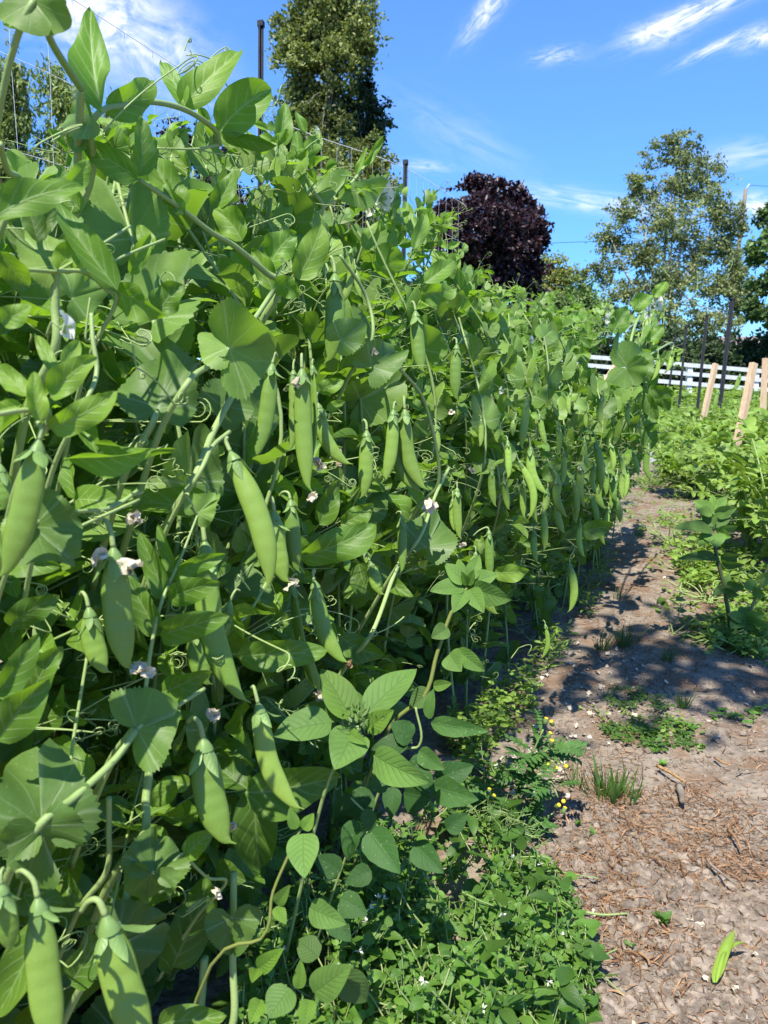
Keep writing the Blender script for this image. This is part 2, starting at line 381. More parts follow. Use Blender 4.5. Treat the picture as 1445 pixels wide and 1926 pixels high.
def simple_mat(name, c1, c2, scale=60, rough=.7, spec=.25, bump=.3, bdist=.002, trans=None, tw=.3, tint=True, stretch=None, lo=.35, hi=.65):
    m, t = new_mat(name); pos = t.n('ShaderNodeTexCoord').outputs['Object']
    if stretch: mp = t.n('ShaderNodeMapping'); t.put(mp.inputs[0], pos); mp.inputs['Scale'].default_value = stretch; pos = mp.outputs[0]
    nz = t.noise(pos, scale, 5, .6); c = t.mix(t.ramp(nz, lo, hi), c1, c2)
    if tint: c = t.vm('SCALE', c, scale=tintnode(t)[0])
    nrm = t.bump(nz, bump, bdist); p = principled(t, c, rough, spec, nrm)
    if trans:
        tr = t.n('ShaderNodeBsdfTranslucent'); t.put(tr.inputs[0], trans); mx = t.n('ShaderNodeMixShader'); mx.inputs[0].default_value = tw
        t.put(mx.inputs[1], p); t.put(mx.inputs[2], tr.outputs[0]); p = mx.outputs[0]
    finish(t, p); return m
M['petal'] = simple_mat('white petal', (.78, .78, .68, 1), (.86, .85, .78, 1), 150, .6, .2, .2, .001, (.8, .82, .6, 1), .4)
M['withered'] = simple_mat('withered petal', (.58, .50, .32, 1), (.82, .77, .60, 1), 300, .8, .1, .5, .001, (.6, .5, .4, 1), .25)
M['dry'] = simple_mat('dry brown tip', (.22, .12, .05, 1), (.42, .28, .14, 1), 300, .8, .1, .6, .001)
M['wood'] = simple_mat('new stake timber', (.50, .34, .20, 1), (.64, .47, .29, 1), 30, .65, .25, .25, .001, stretch=(6, 6, .6), tint=False)
M['paint'] = simple_mat('white fence paint', (.66, .66, .66, 1), (.52, .53, .53, 1), 14, .5, .4, .05, tint=False)
M['metal'] = simple_mat('dark post steel', (.008, .010, .016, 1), (.018, .021, .028, 1), 40, .6, .25, .2, tint=False)
M['net'] = simple_mat('net string', (.55, .57, .62, 1), (.65, .66, .70, 1), 80, .6, .3, .1, tint=False)
M['twine'] = simple_mat('jute twine', (.30, .22, .12, 1), (.42, .32, .19, 1), 400, .9, .1, .8, .001, tint=False)
M['bark'] = simple_mat('tree bark', (.10, .085, .065, 1), (.19, .165, .13, 1), 6, .9, .1, .8, .05, stretch=(3, 3, .5), tint=False)
M['birch'] = simple_mat('pale birch bark', (.24, .21, .17, 1), (.44, .40, .33, 1), 3, .8, .15, .4, .03, stretch=(1, 1, 3), tint=False)
M['pole'] = simple_mat('weathered pole', (.16, .135, .10, 1), (.25, .215, .165, 1), 6, .85, .1, .4, .02, stretch=(6, 6, .3), tint=False)
M['clod'] = simple_mat('soil clod', (.160, .126, .095, 1), (.26, .21, .162, 1), 120, .95, .1, .8, .002)
M['straw'] = simple_mat('dry straw', (.17, .085, .042, 1), (.34, .205, .11, 1), 90, .8, .15, .3, .001)
M['chip'] = simple_mat('pale dry flake', (.44, .37, .27, 1), (.62, .55, .44, 1), 200, .8, .15, .5, .001)
M['yellow'] = simple_mat('yellow floret', (.75, .50, .02, 1), (.85, .62, .05, 1), 500, .7, .2, .5, .001)
M['seed'] = leaf_mat('green seed head', (.12, .22, .05, 1), (.2, .3, .09, 1), (.2, .35, .05, 1), (.2, .3, .1, 1), 'pinnate', tw=.2)
M['roof'] = simple_mat('mauve roof tile', (.20, .15, .15, 1), (.27, .21, .21, 1), 5, .8, .2, .4, .03, tint=False)
M['wall'] = simple_mat('house wall', (.45, .42, .38, 1), (.5, .47, .43, 1), 3, .8, .2, .1, tint=False)
M['slab'] = simple_mat('grey weed mat', (.30, .29, .30, 1), (.38, .37, .38, 1), 20, .9, .1, .3, .004, tint=False)
def tree_leaf(name, c1, c2, tr, tw=.3, rough=.5, spec=.35):
    m, t = new_mat(name); br, ye, al = tintnode(t)
    c = t.vm('SCALE', t.mix(ye, c1, c2), scale=br)
    p = principled(t, c, rough, spec); n = t.n('ShaderNodeBsdfTranslucent'); t.put(n.inputs[0], t.vm('SCALE', tr, scale=br))
    mx = t.n('ShaderNodeMixShader'); mx.inputs[0].default_value = tw; t.put(mx.inputs[1], p); t.put(mx.inputs[2], n.outputs[0]); finish(t, mx.outputs[0]); return m
M['poplar'] = tree_leaf('poplar leaf', (.100, .140, .038, 1), (.21, .235, .070, 1), (.24, .30, .05, 1))
M['darkleaf'] = tree_leaf('dark tree leaf', (.022, .042, .020, 1), (.05, .085, .032, 1), (.05, .09, .02, 1), .2)
M['willow'] = tree_leaf('willow leaf', (.115, .170, .042, 1), (.225, .285, .080, 1), (.26, .34, .05, 1))
M['purple'] = tree_leaf('purple maple leaf', (.020, .011, .015, 1), (.060, .030, .038, 1), (.06, .014, .018, 1), .2, .42, .42)
M['olive'] = tree_leaf('olive tree leaf', (.125, .16, .036, 1), (.23, .255, .058, 1), (.28, .31, .05, 1))
M['birchleaf'] = tree_leaf('birch leaf', (.145, .185, .072, 1), (.26, .295, .12, 1), (.30, .36, .09, 1))
M['rtree'] = tree_leaf('green tree leaf', (.07, .135, .035, 1), (.14, .22, .055, 1), (.12, .2, .03, 1))
M['hedge'] = tree_leaf('hedge leaf', (.028, .055, .020, 1), (.075, .11, .035, 1), (.07, .12, .02, 1), .2)


def ground_mat():
    m, t = new_mat('garden soil'); geo = t.n('ShaderNodeNewGeometry'); pos = geo.outputs['Position']
    n1 = t.noise(pos, 3.2, 4); n2 = t.noise(pos, 38, 5, .65); n3 = t.noise(pos, 210, 4, .7); n4 = t.noise(pos, 9, 4, .6)
    vo = t.n('ShaderNodeTexVoronoi'); t.put(vo.inputs['Vector'], pos); vo.inputs['Scale'].default_value = 95
    c = t.mix(t.ramp(n2, .3, .7), (.175, .140, .106, 1), (.285, .235, .180, 1))
    c = t.mix(t.m('MULTIPLY', t.ramp(n1, .45, .7), .5), c, (.325, .272, .215, 1))
    c = t.mix(t.m('MULTIPLY', t.ramp(n4, .48, .62), .75), c, (.185, .112, .066, 1))      # patches of dried weed litter
    c = t.mix(t.m('MULTIPLY', t.ramp(n3, .55, .75), .4), c, (.15, .115, .095, 1))
    sp = t.n('ShaderNodeSeparateXYZ'); t.put(sp.inputs[0], pos)
    d = t.m('ADD', sp.outputs[1], t.m('MULTIPLY', t.m('SUBTRACT', n1, .5), 1.5))
    gn = t.noise(pos, 14, 5, .7); gc = t.mix(t.ramp(gn, .35, .65), (.045, .085, .018, 1), (.12, .17, .045, 1))
    c = t.mix(t.ramp(d, 5.0, 6.6), c, gc)
    h = t.m('ADD', t.m('ADD', t.m('MULTIPLY', n2, 1.2), t.m('MULTIPLY', n3, .5)), t.m('MULTIPLY', vo.outputs['Distance'], .8))
    finish(t, principled(t, c, .95, .12, t.bump(h, .8, .006))); return m
M['ground'] = ground_mat()


# ------------------------------------------------------------------ numpy value noise
def hsh(i, j, seed): 
    n = (i * 374761393 + j * 668265263 + seed * 1442695041) & 0xffffffff
    n = ((n ^ (n >> 13)) * 1274126177) & 0xffffffff
    return ((n ^ (n >> 16)) & 0xffff) / 65535.0
def vnoise(x, y, seed=1):
    xi, yi = np.floor(x).astype(np.int64), np.floor(y).astype(np.int64); fx, fy = x - xi, y - yi
    fx = fx * fx * (3 - 2 * fx); fy = fy * fy * (3 - 2 * fy)
    return (hsh(xi, yi, seed) * (1 - fx) + hsh(xi + 1, yi, seed) * fx) * (1 - fy) + (hsh(xi, yi + 1, seed) * (1 - fx) + hsh(xi + 1, yi + 1, seed) * fx) * fy
def gz(x, y):
    x = np.asarray(x, float); y = np.asarray(y, float)
    near = np.clip(1.5 - np.hypot(x - .5, y - 1.5) / 6, 0, 1)
    return near * ((vnoise(x * 5, y * 5, 3) - .5) * .016 + (vnoise(x * 21, y * 21, 5) - .5) * .010 + (vnoise(x * 60, y * 60, 7) - .5) * .006)

# ------------------------------------------------------------------ ground
def axis(lo, hi, step, far, g=1.22):
    a = list(np.arange(lo, hi, step)); s = step; x = a[-1]
    while x < far: s *= g; x += s; a.append(x)
    s = step; x = a[0]; b = []
    while x > -far: s *= g; x -= s; b.append(x)
    return np.array(b[::-1] + a)
gx, gy = axis(-.4, 1.7, .011, 900), axis(.35, 3.3, .011, 900)
GX, GY = np.meshgrid(gx, gy, indexing='ij'); GZ = gz(GX, GY)
mb = MB(); nx, ny = len(gx), len(gy)
i = np.arange(nx - 1)[:, None]; j = np.arange(ny - 1)[None]
mb.add(np.stack([GX, GY, GZ], -1), np.stack([i * ny + j, (i + 1) * ny + j, (i + 1) * ny + j + 1, i * ny + j + 1], -1).reshape(-1, 4))
tag(mb.build('ground', M['ground']), 'pale dry garden soil with a trodden path between planted rows', 'ground', None, 'structure')

def in_poly(x, y, poly):
    r = np.zeros(np.shape(x), bool); P = np.asarray(poly); n = len(P)
    for a in range(n):
        (x1, y1), (x2, y2) = P[a], P[(a + 1) % n]
        c = ((y1 > y) != (y2 > y)) & (x < (x2 - x1) * (y - y1) / (y2 - y1 + 1e-12) + x1); r ^= c
    return r
def scatter_px(n, poly, z=0.0):
    """n ground points whose place falls in the pixel polygon (photo pixels), even per ground area weighted by nearness"""
    P = np.asarray(poly, float); out = []
    while len(out) < n:
        px = rng.uniform(P[:, 0].min(), P[:, 0].max(), 4000); py = rng.uniform(P[:, 1].min(), P[:, 1].max(), 4000)
        k = in_poly(px, py, P)
        for a, b in zip(px[k], py[k]):
            out.append(G(a, b)[:2])
            if len(out) >= n: break
    return np.array(out)

# ------------------------------------------------------------------ soil clods, straw, flakes (nobody could count them)
PATH = [(900, 1926), (940, 1700), (900, 1400), (960, 1250), (1080, 1080), (1170, 930), (1215, 850), (1300, 850), (1290, 930), (1240, 1050), (1330, 1210), (1500, 1260), (1500, 1990), (900, 1990)]
def ico():
    t = (1 + 5 ** .5) / 2
    v = np.array([[-1, t, 0], [1, t, 0], [-1, -t, 0], [1, -t, 0], [0, -1, t], [0, 1, t], [0, -1, -t], [0, 1, -t], [t, 0, -1], [t, 0, 1], [-t, 0, -1], [-t, 0, 1]], float)
    f = np.array([[0, 11, 5], [0, 5, 1], [0, 1, 7], [0, 7, 10], [0, 10, 11], [1, 5, 9], [5, 11, 4], [11, 10, 2], [10, 7, 6], [7, 1, 8], [3, 9, 4], [3, 4, 2], [3, 2, 6], [3, 6, 8], [3, 8, 9], [4, 9, 5], [2, 4, 11], [6, 2, 10], [8, 6, 7], [9, 8, 1]])
    v /= np.linalg.norm(v[0]); return v, f
def ico2():
    v, f = ico(); v = list(map(tuple, v)); cache = {}; nf = []
    def mid(a, b):
        k = (min(a, b), max(a, b))
        if k not in cache: m_ = unit(np.array(v[a]) + np.array(v[b])); v.append(tuple(m_)); cache[k] = len(v) - 1
        return cache[k]
    for a, b, c in f:
        ab, bc, ca = mid(a, b), mid(b, c), mid(c, a); nf += [[a, ab, ca], [b, bc, ab], [c, ca, bc], [ab, bc, ca]]
    return np.array(v), np.array(nf)
def rocks(mb, pts, size, tint, base):
    v, f = base; N = len(pts); nv = len(v)
    sc_ = size[:, None] * rng.uniform(.55, 1.35, (N, 3)) * np.array([1, 1, .62])
    rad = 1 + rng.normal(0, .17, (N, nv, 1))
    a = rng.uniform(0, 6.28, N); ca, sa = np.cos(a), np.sin(a)
    V = v[None] * rad * sc_[:, None]
    V = np.stack([V[..., 0] * ca[:, None] - V[..., 1] * sa[:, None], V[..., 0] * sa[:, None] + V[..., 1] * ca[:, None], V[..., 2]], -1)
    V += np.concatenate([pts, (gz(pts[:, 0], pts[:, 1]) + size * .12)[:, None]], 1)[:, None]
    q = np.concatenate([f, f[:, 2:]], 1)
    mb.add(V, np.arange(N)[:, None, None] * nv + q[None], None, np.repeat(tint, nv, 0))
mb = MB()
p1 = scatter_px(9000, PATH); dens = vnoise(p1[:, 0] * 7, p1[:, 1] * 7, 9); p1 = p1[dens > .35]
s1 = .0016 + .0032 * rng.random(len(p1)) ** 2.5 * np.clip(dens[dens > .35] * 1.6, .5, 1.4)
rocks(mb, p1, s1, np.stack([rng.uniform(.7, 1.25, len(p1))] * 3, 1), ico())
BIG = [(1010, 1600), (1100, 1500), (1300, 1600), (1445, 1700), (1445, 1926), (1040, 1926), (1000, 1750)]
p2 = np.concatenate([scatter_px(1300, BIG), scatter_px(260, PATH)]); s2 = .0028 + .0055 * rng.random(len(p2)) ** 2.2
rocks(mb, p2, s2, np.stack([rng.uniform(.75, 1.3, len(p2))] * 3, 1), ico2())
tag(mb.build('soil_clods', M['clod'], smooth=False), 'crumbly grey brown clods and pebbles strewn over the path', 'soil clods', None, 'stuff')

def ribbons(mb, pts, length, width, tint, curl=1.2, lift=.004, K=6):
    N = len(pts); a = rng.uniform(0, 6.28, N); k = rng.normal(0, curl, N); u = np.linspace(0, 1, K)
    ang = a[:, None] + k[:, None] * (u - .5)[None]
    st = length[:, None] / (K - 1)
    x = np.cumsum(np.cos(ang) * st, 1) + pts[:, :1]; y = np.cumsum(np.sin(ang) * st, 1) + pts[:, 1:2]
    z = gz(x, y) + .0015 + lift * rng.random((N, 1)) * (1 + np.sin(u * 3.1 + rng.uniform(0, 6, (N, 1))))
    nxv = np.stack([-np.sin(ang), np.cos(ang), rng.normal(0, .5, (N, 1)) * np.ones((1, K))], -1) * width[:, None, None] * .5 * (1 - .7 * np.abs(u - .5) * 2)[None, :, None]
    Cc = np.stack([x, y, z], -1); V = np.stack([Cc - nxv, Cc + nxv], 2)
    i_ = np.arange(K - 1); q = np.stack([2 * i_, 2 * i_ + 1, 2 * i_ + 3, 2 * i_ + 2], -1)
    mb.add(V, np.arange(N)[:, None, None] * 2 * K + q[None], None, np.repeat(tint, 2 * K, 0))
mb = MB()
for poly, n in [([(1130, 1490), (1300, 1470), (1445, 1530), (1445, 1640), (1300, 1640), (1090, 1620)], 1500), ([(1000, 1620), (1160, 1600), (1240, 1720), (1330, 1790), (1180, 1830), (1060, 1720)], 800),
                ([(1160, 1090), (1330, 1060), (1400, 1180), (1190, 1160)], 700), ([(1180, 930), (1290, 900), (1270, 1060), (1150, 1060)], 500), ([(1100, 1150), (1330, 1150), (1330, 1300), (1150, 1300)], 500),
                (PATH, 2300), ([(1060, 1450), (1200, 1360), (1210, 1500), (1090, 1560)], 250)]:
    p = scatter_px(n, poly); L = .004 + .034 * rng.random(n) ** 2; g_ = rng.uniform(.45, 1.3, n)
    ribbons(mb, p, L, rng.uniform(.0006, .0019, n), np.stack([g_, g_, g_], 1), 1.6)
tag(mb.build('dry_straw', M['straw']), 'matted brown straw and withered weed litter on the path', 'straw', None, 'stuff')
mb = MB()
p = np.concatenate([scatter_px(110, [(960, 1330), (1100, 1190), (1230, 1250), (1190, 1400), (1060, 1420)]), scatter_px(45, [(930, 1440), (1070, 1380), (1090, 1500), (960, 1560)]), scatter_px(45, PATH)])
n = len(p); lv = Leaves()
for a in p:
    an = rng.uniform(0, 6.28); lv.blade(np.array([a[0], a[1], gz(a[0], a[1]) + .003]), (math.cos(an), math.sin(an), rng.normal(0, .25)), (rng.normal(0, .3), rng.normal(0, .3), 1), rng.uniform(.007, .014), rng.uniform(.006, .011), rng.normal(0, .8), rng.uniform(0, .5), .25, (rng.uniform(.7, 1.1),) * 3, 'ovate')
lv.flush(mb, 5, 3)
tag(mb.build('fallen_petals', M['chip']), 'scattered pale dry petals and flakes lying on the shaded soil', 'fallen petals', None, 'stuff')

# ------------------------------------------------------------------ trees
def cards(mb, P, size, tint, aspect=1.6, droop=0.0, fold=True):
    """one small folded leaf (two quads) per point"""
    N = len(P); y = rng.normal(0, 1, (N, 3)); y[:, 2] -= droop * 2.2; y /= np.linalg.norm(y, axis=1, keepdims=True)
    n = rng.normal(0, .8, (N, 3)) + np.array([SUN[0] * .35, -.35, .75]); n -= y * (n * y).sum(1, keepdims=True); n /= np.linalg.norm(n, axis=1, keepdims=True)
    x = np.cross(y, n); L = (size * aspect)[:, None]; W = (size * .5)[:, None]
    f = .3 * W
    V = np.stack([P, P + y * L * .35 + x * W + n * f, P + y * L * .75 + x * W * .7 + n * f, P + y * L, P + y * L * .75 - x * W * .7 + n * f, P + y * L * .35 - x * W + n * f], 1)
    q = np.array([[0, 1, 2, 3], [0, 3, 4, 5]])
    mb.add(V, np.arange(N)[:, None, None] * 6 + q[None], None, np.repeat(tint, 6, 0))
def n3(P, s, seed): return (vnoise(P[:, 0] * s + P[:, 2] * s * .37, P[:, 2] * s + 11, seed) + vnoise(P[:, 1] * s + 5 + P[:, 0] * s * .3, P[:, 2] * s * 1.1 - P[:, 0] * s * .25, seed + 1)) * .5
def crown_points(lobes, depth, n, gap=.42, gs=1.2, shell=.45, seed=1, flat=.8, hang=1.0):
    """leaf places: every lobe carries boughs, every bough a loose cluster of leaves"""
    out = []
    area = np.array([l[2] * l[3] for l in lobes], float); cnt = np.maximum((n * area / area.sum()).astype(int), 20)
    for (cx, cy, rx, ry), c in zip(lobes, cnt):
        ctr = D(cx, cy, depth); ux = rx / F * depth; uz = ry / F * depth
        ctr = ctr + np.array([0, rng.normal(0, .3) * ux, 0]); S = np.array([ux, ux * flat, uz])
        nb = max(10, int(c / 34)); d = rng.normal(0, 1, (nb, 3)); d /= np.linalg.norm(d, axis=1, keepdims=True)
        cen = d * (rng.random(nb) ** shell * rng.uniform(.62, 1.22, nb))[:, None]
        k = int(c * 1.5); j = rng.integers(nb, size=k); sg = (rng.uniform(.07, .17, nb) * (55 / max(rx, 30)) ** .5)[j]
        P = cen[j] + rng.normal(0, 1, (k, 3)) * sg[:, None] * np.array([1 / hang ** .4, 1, .7 * hang]); P[:, 2] -= np.abs(P[:, 0] - cen[j][:, 0]) * .25
        P = ctr + P * S
        keep = n3(P * (22 / depth), gs, seed + 7) > gap - .10
        out.append(P[keep][:c])
    return np.concatenate(out)
def make_tree(name, label, cat, base_px, depth, lobes, n, leaf, lpx, trunk_px, trunk_w, bark, gap=.42, gs=1.2, shell=.45, seed=1, droop=0., aspect=1.6, limbs=8, group=None, ye=.5, flat=.8, stems=None):
    b = D(*base_px, depth); b[2] = -.15
    root = thing(name, b, label, cat, group)
    n = int(n * 1.9); lpx *= .68
    P = crown_points(lobes, depth, n, gap, gs, shell, seed, flat, 2.6 if droop > .5 else 1.0)
    clump = n3(P * (22 / depth), gs * .8, seed + 3)
    sz = lpx / F * depth * rng.uniform(.65, 1.35, len(P))
    tint = np.stack([np.clip(.55 + .9 * clump + rng.normal(0, .16, len(P)), .35, 1.6), np.clip(ye + rng.normal(0, .25, len(P)) + (clump - .5) * .8, 0, 1), np.zeros(len(P))], 1)
    mb = MB(); cards(mb, P, sz, tint, aspect, droop); mb.build('crown', M[leaf], root)
    mb = MB(); px2m = depth / F
    for tr in (stems or [trunk_px]):
        pts = [b] + [D(a[0], a[1], depth) for a in tr]
        pts = spline(pts, 14); rad = np.linspace(trunk_w * .5, trunk_w * .12, 14) * px2m; tube(mb, pts, rad, 8)
        for k in range(limbs):
            i_ = rng.integers(4, 12); tgt = P[rng.integers(len(P))]; p0 = pts[i_]
            if np.linalg.norm(tgt - p0) > 160 * px2m: tgt = p0 + (tgt - p0) * .4
            mid = (p0 + tgt) / 2 + np.array([0, 0, .08 * np.linalg.norm(tgt - p0)])
            tube(mb, spline([p0, mid, tgt], 7), np.linspace(rad[i_] * .55, rad[i_] * .12, 7), 5)
    mb.build('trunk', M[bark], root)
    return root

make_tree('poplar_tree', 'tall narrow poplar tree behind the first dark post', 'tree', (612, 640), 24,
          [(615, -120, 70, 90), (610, -40, 85, 90), (612, 40, 98, 80), (650, 10, 62, 60), (560, 70, 50, 60), (668, 90, 45, 50), (600, 120, 88, 70), (585, 190, 66, 70), (560, 250, 52, 70), (615, 245, 55, 80), (590, 330, 60, 90), (570, 430, 62, 100)],
          26000, 'poplar', 7.0, [(612, 400), (618, 200), (615, 20), (612, -90)], 13, 'bark', gap=.36, gs=1.5, seed=3, limbs=26, droop=-.15, ye=.5)
make_tree('dark_tree', 'dark green tree against the right flank of the tall poplar', 'tree', (690, 640), 26,
          [(690, 175, 26, 45), (700, 225, 32, 45), (668, 215, 40, 45), (680, 275, 50, 55), (672, 350, 58, 60), (680, 430, 62, 70), (710, 265, 22, 30)],
          6500, 'darkleaf', 6.5, [(690, 420), (690, 260), (690, 160)], 16, 'bark', gap=.42, gs=1.7, seed=8, limbs=12, ye=.4)
make_tree('shrubby_tree', 'low olive green tree below the tall poplar', 'tree', (690, 660), 20,
          [(690, 300, 45, 50), (640, 330, 50, 50), (715, 350, 40, 60), (600, 380, 60, 70), (680, 400, 70, 70)],
          6500, 'olive', 6, [(690, 500), (690, 400), (685, 330)], 12, 'bark', gap=.42, gs=1.8, seed=13, limbs=8, droop=-.1, ye=.2)
make_tree('willow_tree', 'weeping willow at the far left edge', 'tree', (0, 640), 22,
          [(-30, 160, 70, 60), (20, 150, 40, 55), (20, 230, 42, 70), (-40, 260, 70, 100), (25, 330, 38, 80), (-20, 400, 70, 90)],
          12000, 'willow', 5.5, [(0, 400), (-5, 250), (0, 160)], 18, 'bark', gap=.43, gs=1.7, seed=19, droop=.9, aspect=2.6, limbs=10, ye=.55)
make_tree('willow_tree', 'weeping willow between the left edge and the first post', 'tree', (190, 640), 23,
          [(100, 160, 34, 45), (130, 190, 45, 55), (110, 270, 48, 80), (180, 290, 70, 75), (240, 300, 66, 80), (150, 370, 90, 90), (280, 350, 50, 80), (230, 440, 110, 90), (350, 420, 70, 90)],
          17000, 'willow', 5.5, [(190, 450), (170, 320), (130, 190)], 18, 'bark', gap=.43, gs=1.7, seed=23, droop=.9, aspect=2.6, limbs=14, ye=.5)
make_tree('purple_tree', 'small purple leaved tree behind the netting', 'tree', (395, 640), 21,
          [(375, 270, 50, 36), (420, 290, 45, 45), (335, 285, 25, 25), (400, 350, 75, 60), (330, 400, 60, 70), (420, 430, 80, 80), (320, 500, 90, 90), (450, 540, 90, 80), (360, 580, 120, 60)],
          9500, 'purple', 7, [(395, 500), (395, 380), (385, 280)], 16, 'bark', gap=.36, gs=1.5, seed=29, limbs=8)
make_tree('purple_maple', 'round purple maple tree standing alone against the sky', 'tree', (915, 760), 22,
          [(905, 350, 38, 32), (865, 385, 55, 45), (835, 420, 36, 40), (1010, 430, 26, 40), (945, 375, 46, 40), (985, 385, 28, 36), (835, 430, 34, 48), (900, 450, 85, 60), (975, 450, 58, 55), (1000, 480, 36, 45), (850, 500, 48, 56), (930, 520, 85, 62), (885, 570, 70, 45), (985, 540, 50, 45), (940, 610, 75, 40)],
          20000, 'purple', 7.5, [(915, 640), (915, 540), (908, 420)], 20, 'bark', gap=.40, gs=2.2, seed=31, limbs=16)
make_tree('olive_tree', 'olive green rounded tree right of the purple maple', 'tree', (1040, 760), 27,
          [(1030, 505, 50, 32), (1065, 520, 42, 36), (1000, 530, 40, 34), (1040, 560, 80, 45), (1110, 590, 50, 35), (1010, 610, 80, 40)],
          8500, 'olive', 5.0, [(1040, 640), (1040, 560)], 14, 'bark', gap=.36, gs=2.0, seed=37, limbs=8, droop=.3, ye=.6)
make_tree('leafy_shrub', 'bright yellow green shrub under the olive tree', 'shrub', (1085, 760), 19,
          [(1080, 560, 48, 32), (1110, 590, 42, 40), (1050, 590, 40, 36), (1085, 630, 60, 45)],
          4500, 'rtree', 6, [(1085, 650), (1085, 580)], 9, 'bark', gap=.35, gs=2.2, seed=41, limbs=5, ye=1.)
make_tree('birch_tree', 'wide birch tree with many slender pale trunks', 'tree', (1250, 720), 21,
          [(1285, 272, 34, 24), (1262, 300, 56, 40), (1325, 318, 42, 36), (1215, 350, 46, 40), (1300, 360, 72, 50), (1182, 400, 42, 34), (1250, 420, 66, 46), (1345, 405, 36, 50), (1160, 450, 48, 36), (1215, 480, 62, 44), (1320, 470, 56, 52), (1140, 505, 36, 36),
           (1270, 530, 70, 46), (1185, 550, 58, 40), (1370, 450, 28, 50), (1388, 425, 22, 46), (1392, 500, 24, 50), (1386, 580, 30, 50), (1350, 540, 46, 50), (1240, 600, 70, 40), (1165, 600, 50, 36), (1330, 610, 60, 40), (1385, 530, 26, 60)],
          21000, 'birchleaf', 4.8, None, 7, 'birch', gap=.43, gs=2.8, shell=.5, seed=43, limbs=9, ye=.45,
          stems=[[(1235, 560), (1215, 450), (1200, 370)], [(1248, 540), (1258, 400), (1282, 270)], [(1262, 560), (1290, 440), (1325, 320)], [(1240, 600), (1262, 480), (1270, 330)], [(1270, 590), (1310, 500), (1350, 400)], [(1225, 600), (1180, 520), (1150, 450)]])
make_tree('leafy_tree', 'green tree cut off by the right edge of the view', 'tree', (1470, 720), 18,
          [(1455, 400, 26, 24), (1440, 470, 30, 34), (1480, 500, 50, 50), (1430, 540, 26, 26), (1415, 580, 22, 26), (1450, 590, 40, 36), (1480, 420, 40, 40)],
          3800, 'rtree', 8, [(1470, 560), (1465, 400)], 12, 'bark', gap=.40, gs=2.0, seed=47, limbs=10, ye=.4)

# hedge behind the white fence: several shrubs grown together
for k, (cx, top, w_, ye) in enumerate([(1130, 620, 60, .2), (1200, 612, 60, .3), (1275, 606, 60, .3), (1345, 622, 50, .15), (1415, 628, 45, .2), (1480, 612, 55, .3), (1050, 615, 70, .3)]):
    make_tree('hedge_shrub', ['hedge shrub behind the left end of the white fence', 'hedge shrub behind the pale feet of the birch trunks', 'tall hedge shrub behind the fence between the dark posts', 'dark hedge shrub under the mauve roof', 'hedge shrub right of the leaning pole', 'hedge shrub at the right edge behind the fence', 'hedge shrub under the yellow green shrub'][k],
              'shrub', (cx, 740), 18.2 + .3 * k, [(cx, top + 40, w_, 44), (cx - 25, top + 75, w_, 46), (cx + 25, top + 80, w_, 46), (cx, top + 108, w_ * 1.1, 34)],
              3200, 'hedge', 7, [(cx, 690), (cx, top + 30)], 8, 'bark', gap=.33, gs=2.2, seed=51 + k, limbs=5, group='shrubs of the hedge behind the fence', ye=ye)

for k, (cx, top, w_, lf, lb) in enumerate([(60, 400, 110, 'hedge', 'dark shrub low behind the net at the left edge'), (200, 430, 100, 'hedge', 'dark shrub low behind the net under the willows'), (330, 430, 90, 'purple', 'purple leaved shrub low behind the net'), (450, 440, 90, 'purple', 'purple leaved shrub behind the foot of the first steel post'), (570, 450, 90, 'hedge', 'dark shrub under the tall poplar'), (690, 470, 90, 'hedge', 'dark shrub behind the high hanging flat pod'), (800, 520, 80, 'hedge', 'dark shrub under the left side of the purple maple')]):
    make_tree('shrub', lb, 'shrub', (cx, 740), 13.5 + .3 * k, [(cx, top + 30, w_ * .8, 44), (cx - 30, top + 90, w_, 56), (cx + 30, top + 100, w_, 56), (cx, top + 180, w_ * 1.1, 60)], 2600, lf, 10, [(cx, 650), (cx, top + 60)], 9, 'bark', gap=.33, gs=2.0, seed=81 + k, limbs=4, group='dark shrubs behind the net', ye=.15)

# ------------------------------------------------------------------ house, utility pole, wire
hd = 30.0
a0, a1 = D(1352, 690, hd), D(1560, 690, hd); hx0, hx1, hy = a0[0], a1[0], a0[1]
ez, rz = D(1400, 664, hd)[2], D(1400, 630, hd)[2]
house = thing('house', ((hx0 + hx1) / 2, hy + 2, -.3), 'low house with a mauve tiled roof half hidden by the hedge', 'house')
mb = MB(); box(mb, ((hx0 + hx1) / 2, hy + 2, (ez - .3) / 2), (hx1 - hx0 - .4, 4, ez + .3)); mb.build('wall', M['wall'], house, smooth=False)
mb = MB()
rv = np.array([[hx0, hy - .3, ez], [hx1, hy - .3, ez], [hx1, hy + 2, rz], [hx0, hy + 2, rz], [hx0, hy + 4.3, ez], [hx1, hy + 4.3, ez]])
rq = [[0, 1, 2, 3], [3, 2, 5, 4], [0, 3, 4, 4], [1, 5, 2, 2], [0, 4, 5, 1]]
for q in rq: mb.add(rv[q], [[0, 1, 2, 3] if q[2] != q[3] else [0, 1, 2, 2]])
mb.build('roof', M['roof'], house, smooth=False)
pd_ = 22.4
pb, pt_ = D(1363, 690, pd_), D(1403, 356, pd_)
pb = pb + (pb - pt_) * .25; pb[2] = -.2
up_ = thing('utility_pole', pb, 'leaning weathered utility pole behind the birch branches', 'pole')
mb = MB(); tube(mb, spline([pb, (pb + pt_) / 2, pt_], 12), np.linspace(5.0, 3.4, 12) / F * pd_, 10); mb.build('shaft', M['pole'], up_)
mb = MB(); it = D(1409, 348, pd_); tube(mb, [pt_, it], .018, 6); tube(mb, [it + (0, 0, -.03), it, it + (0, 0, .03)], [.02, .03, .018], 8); mb.build('insulator', M['paint'], up_)
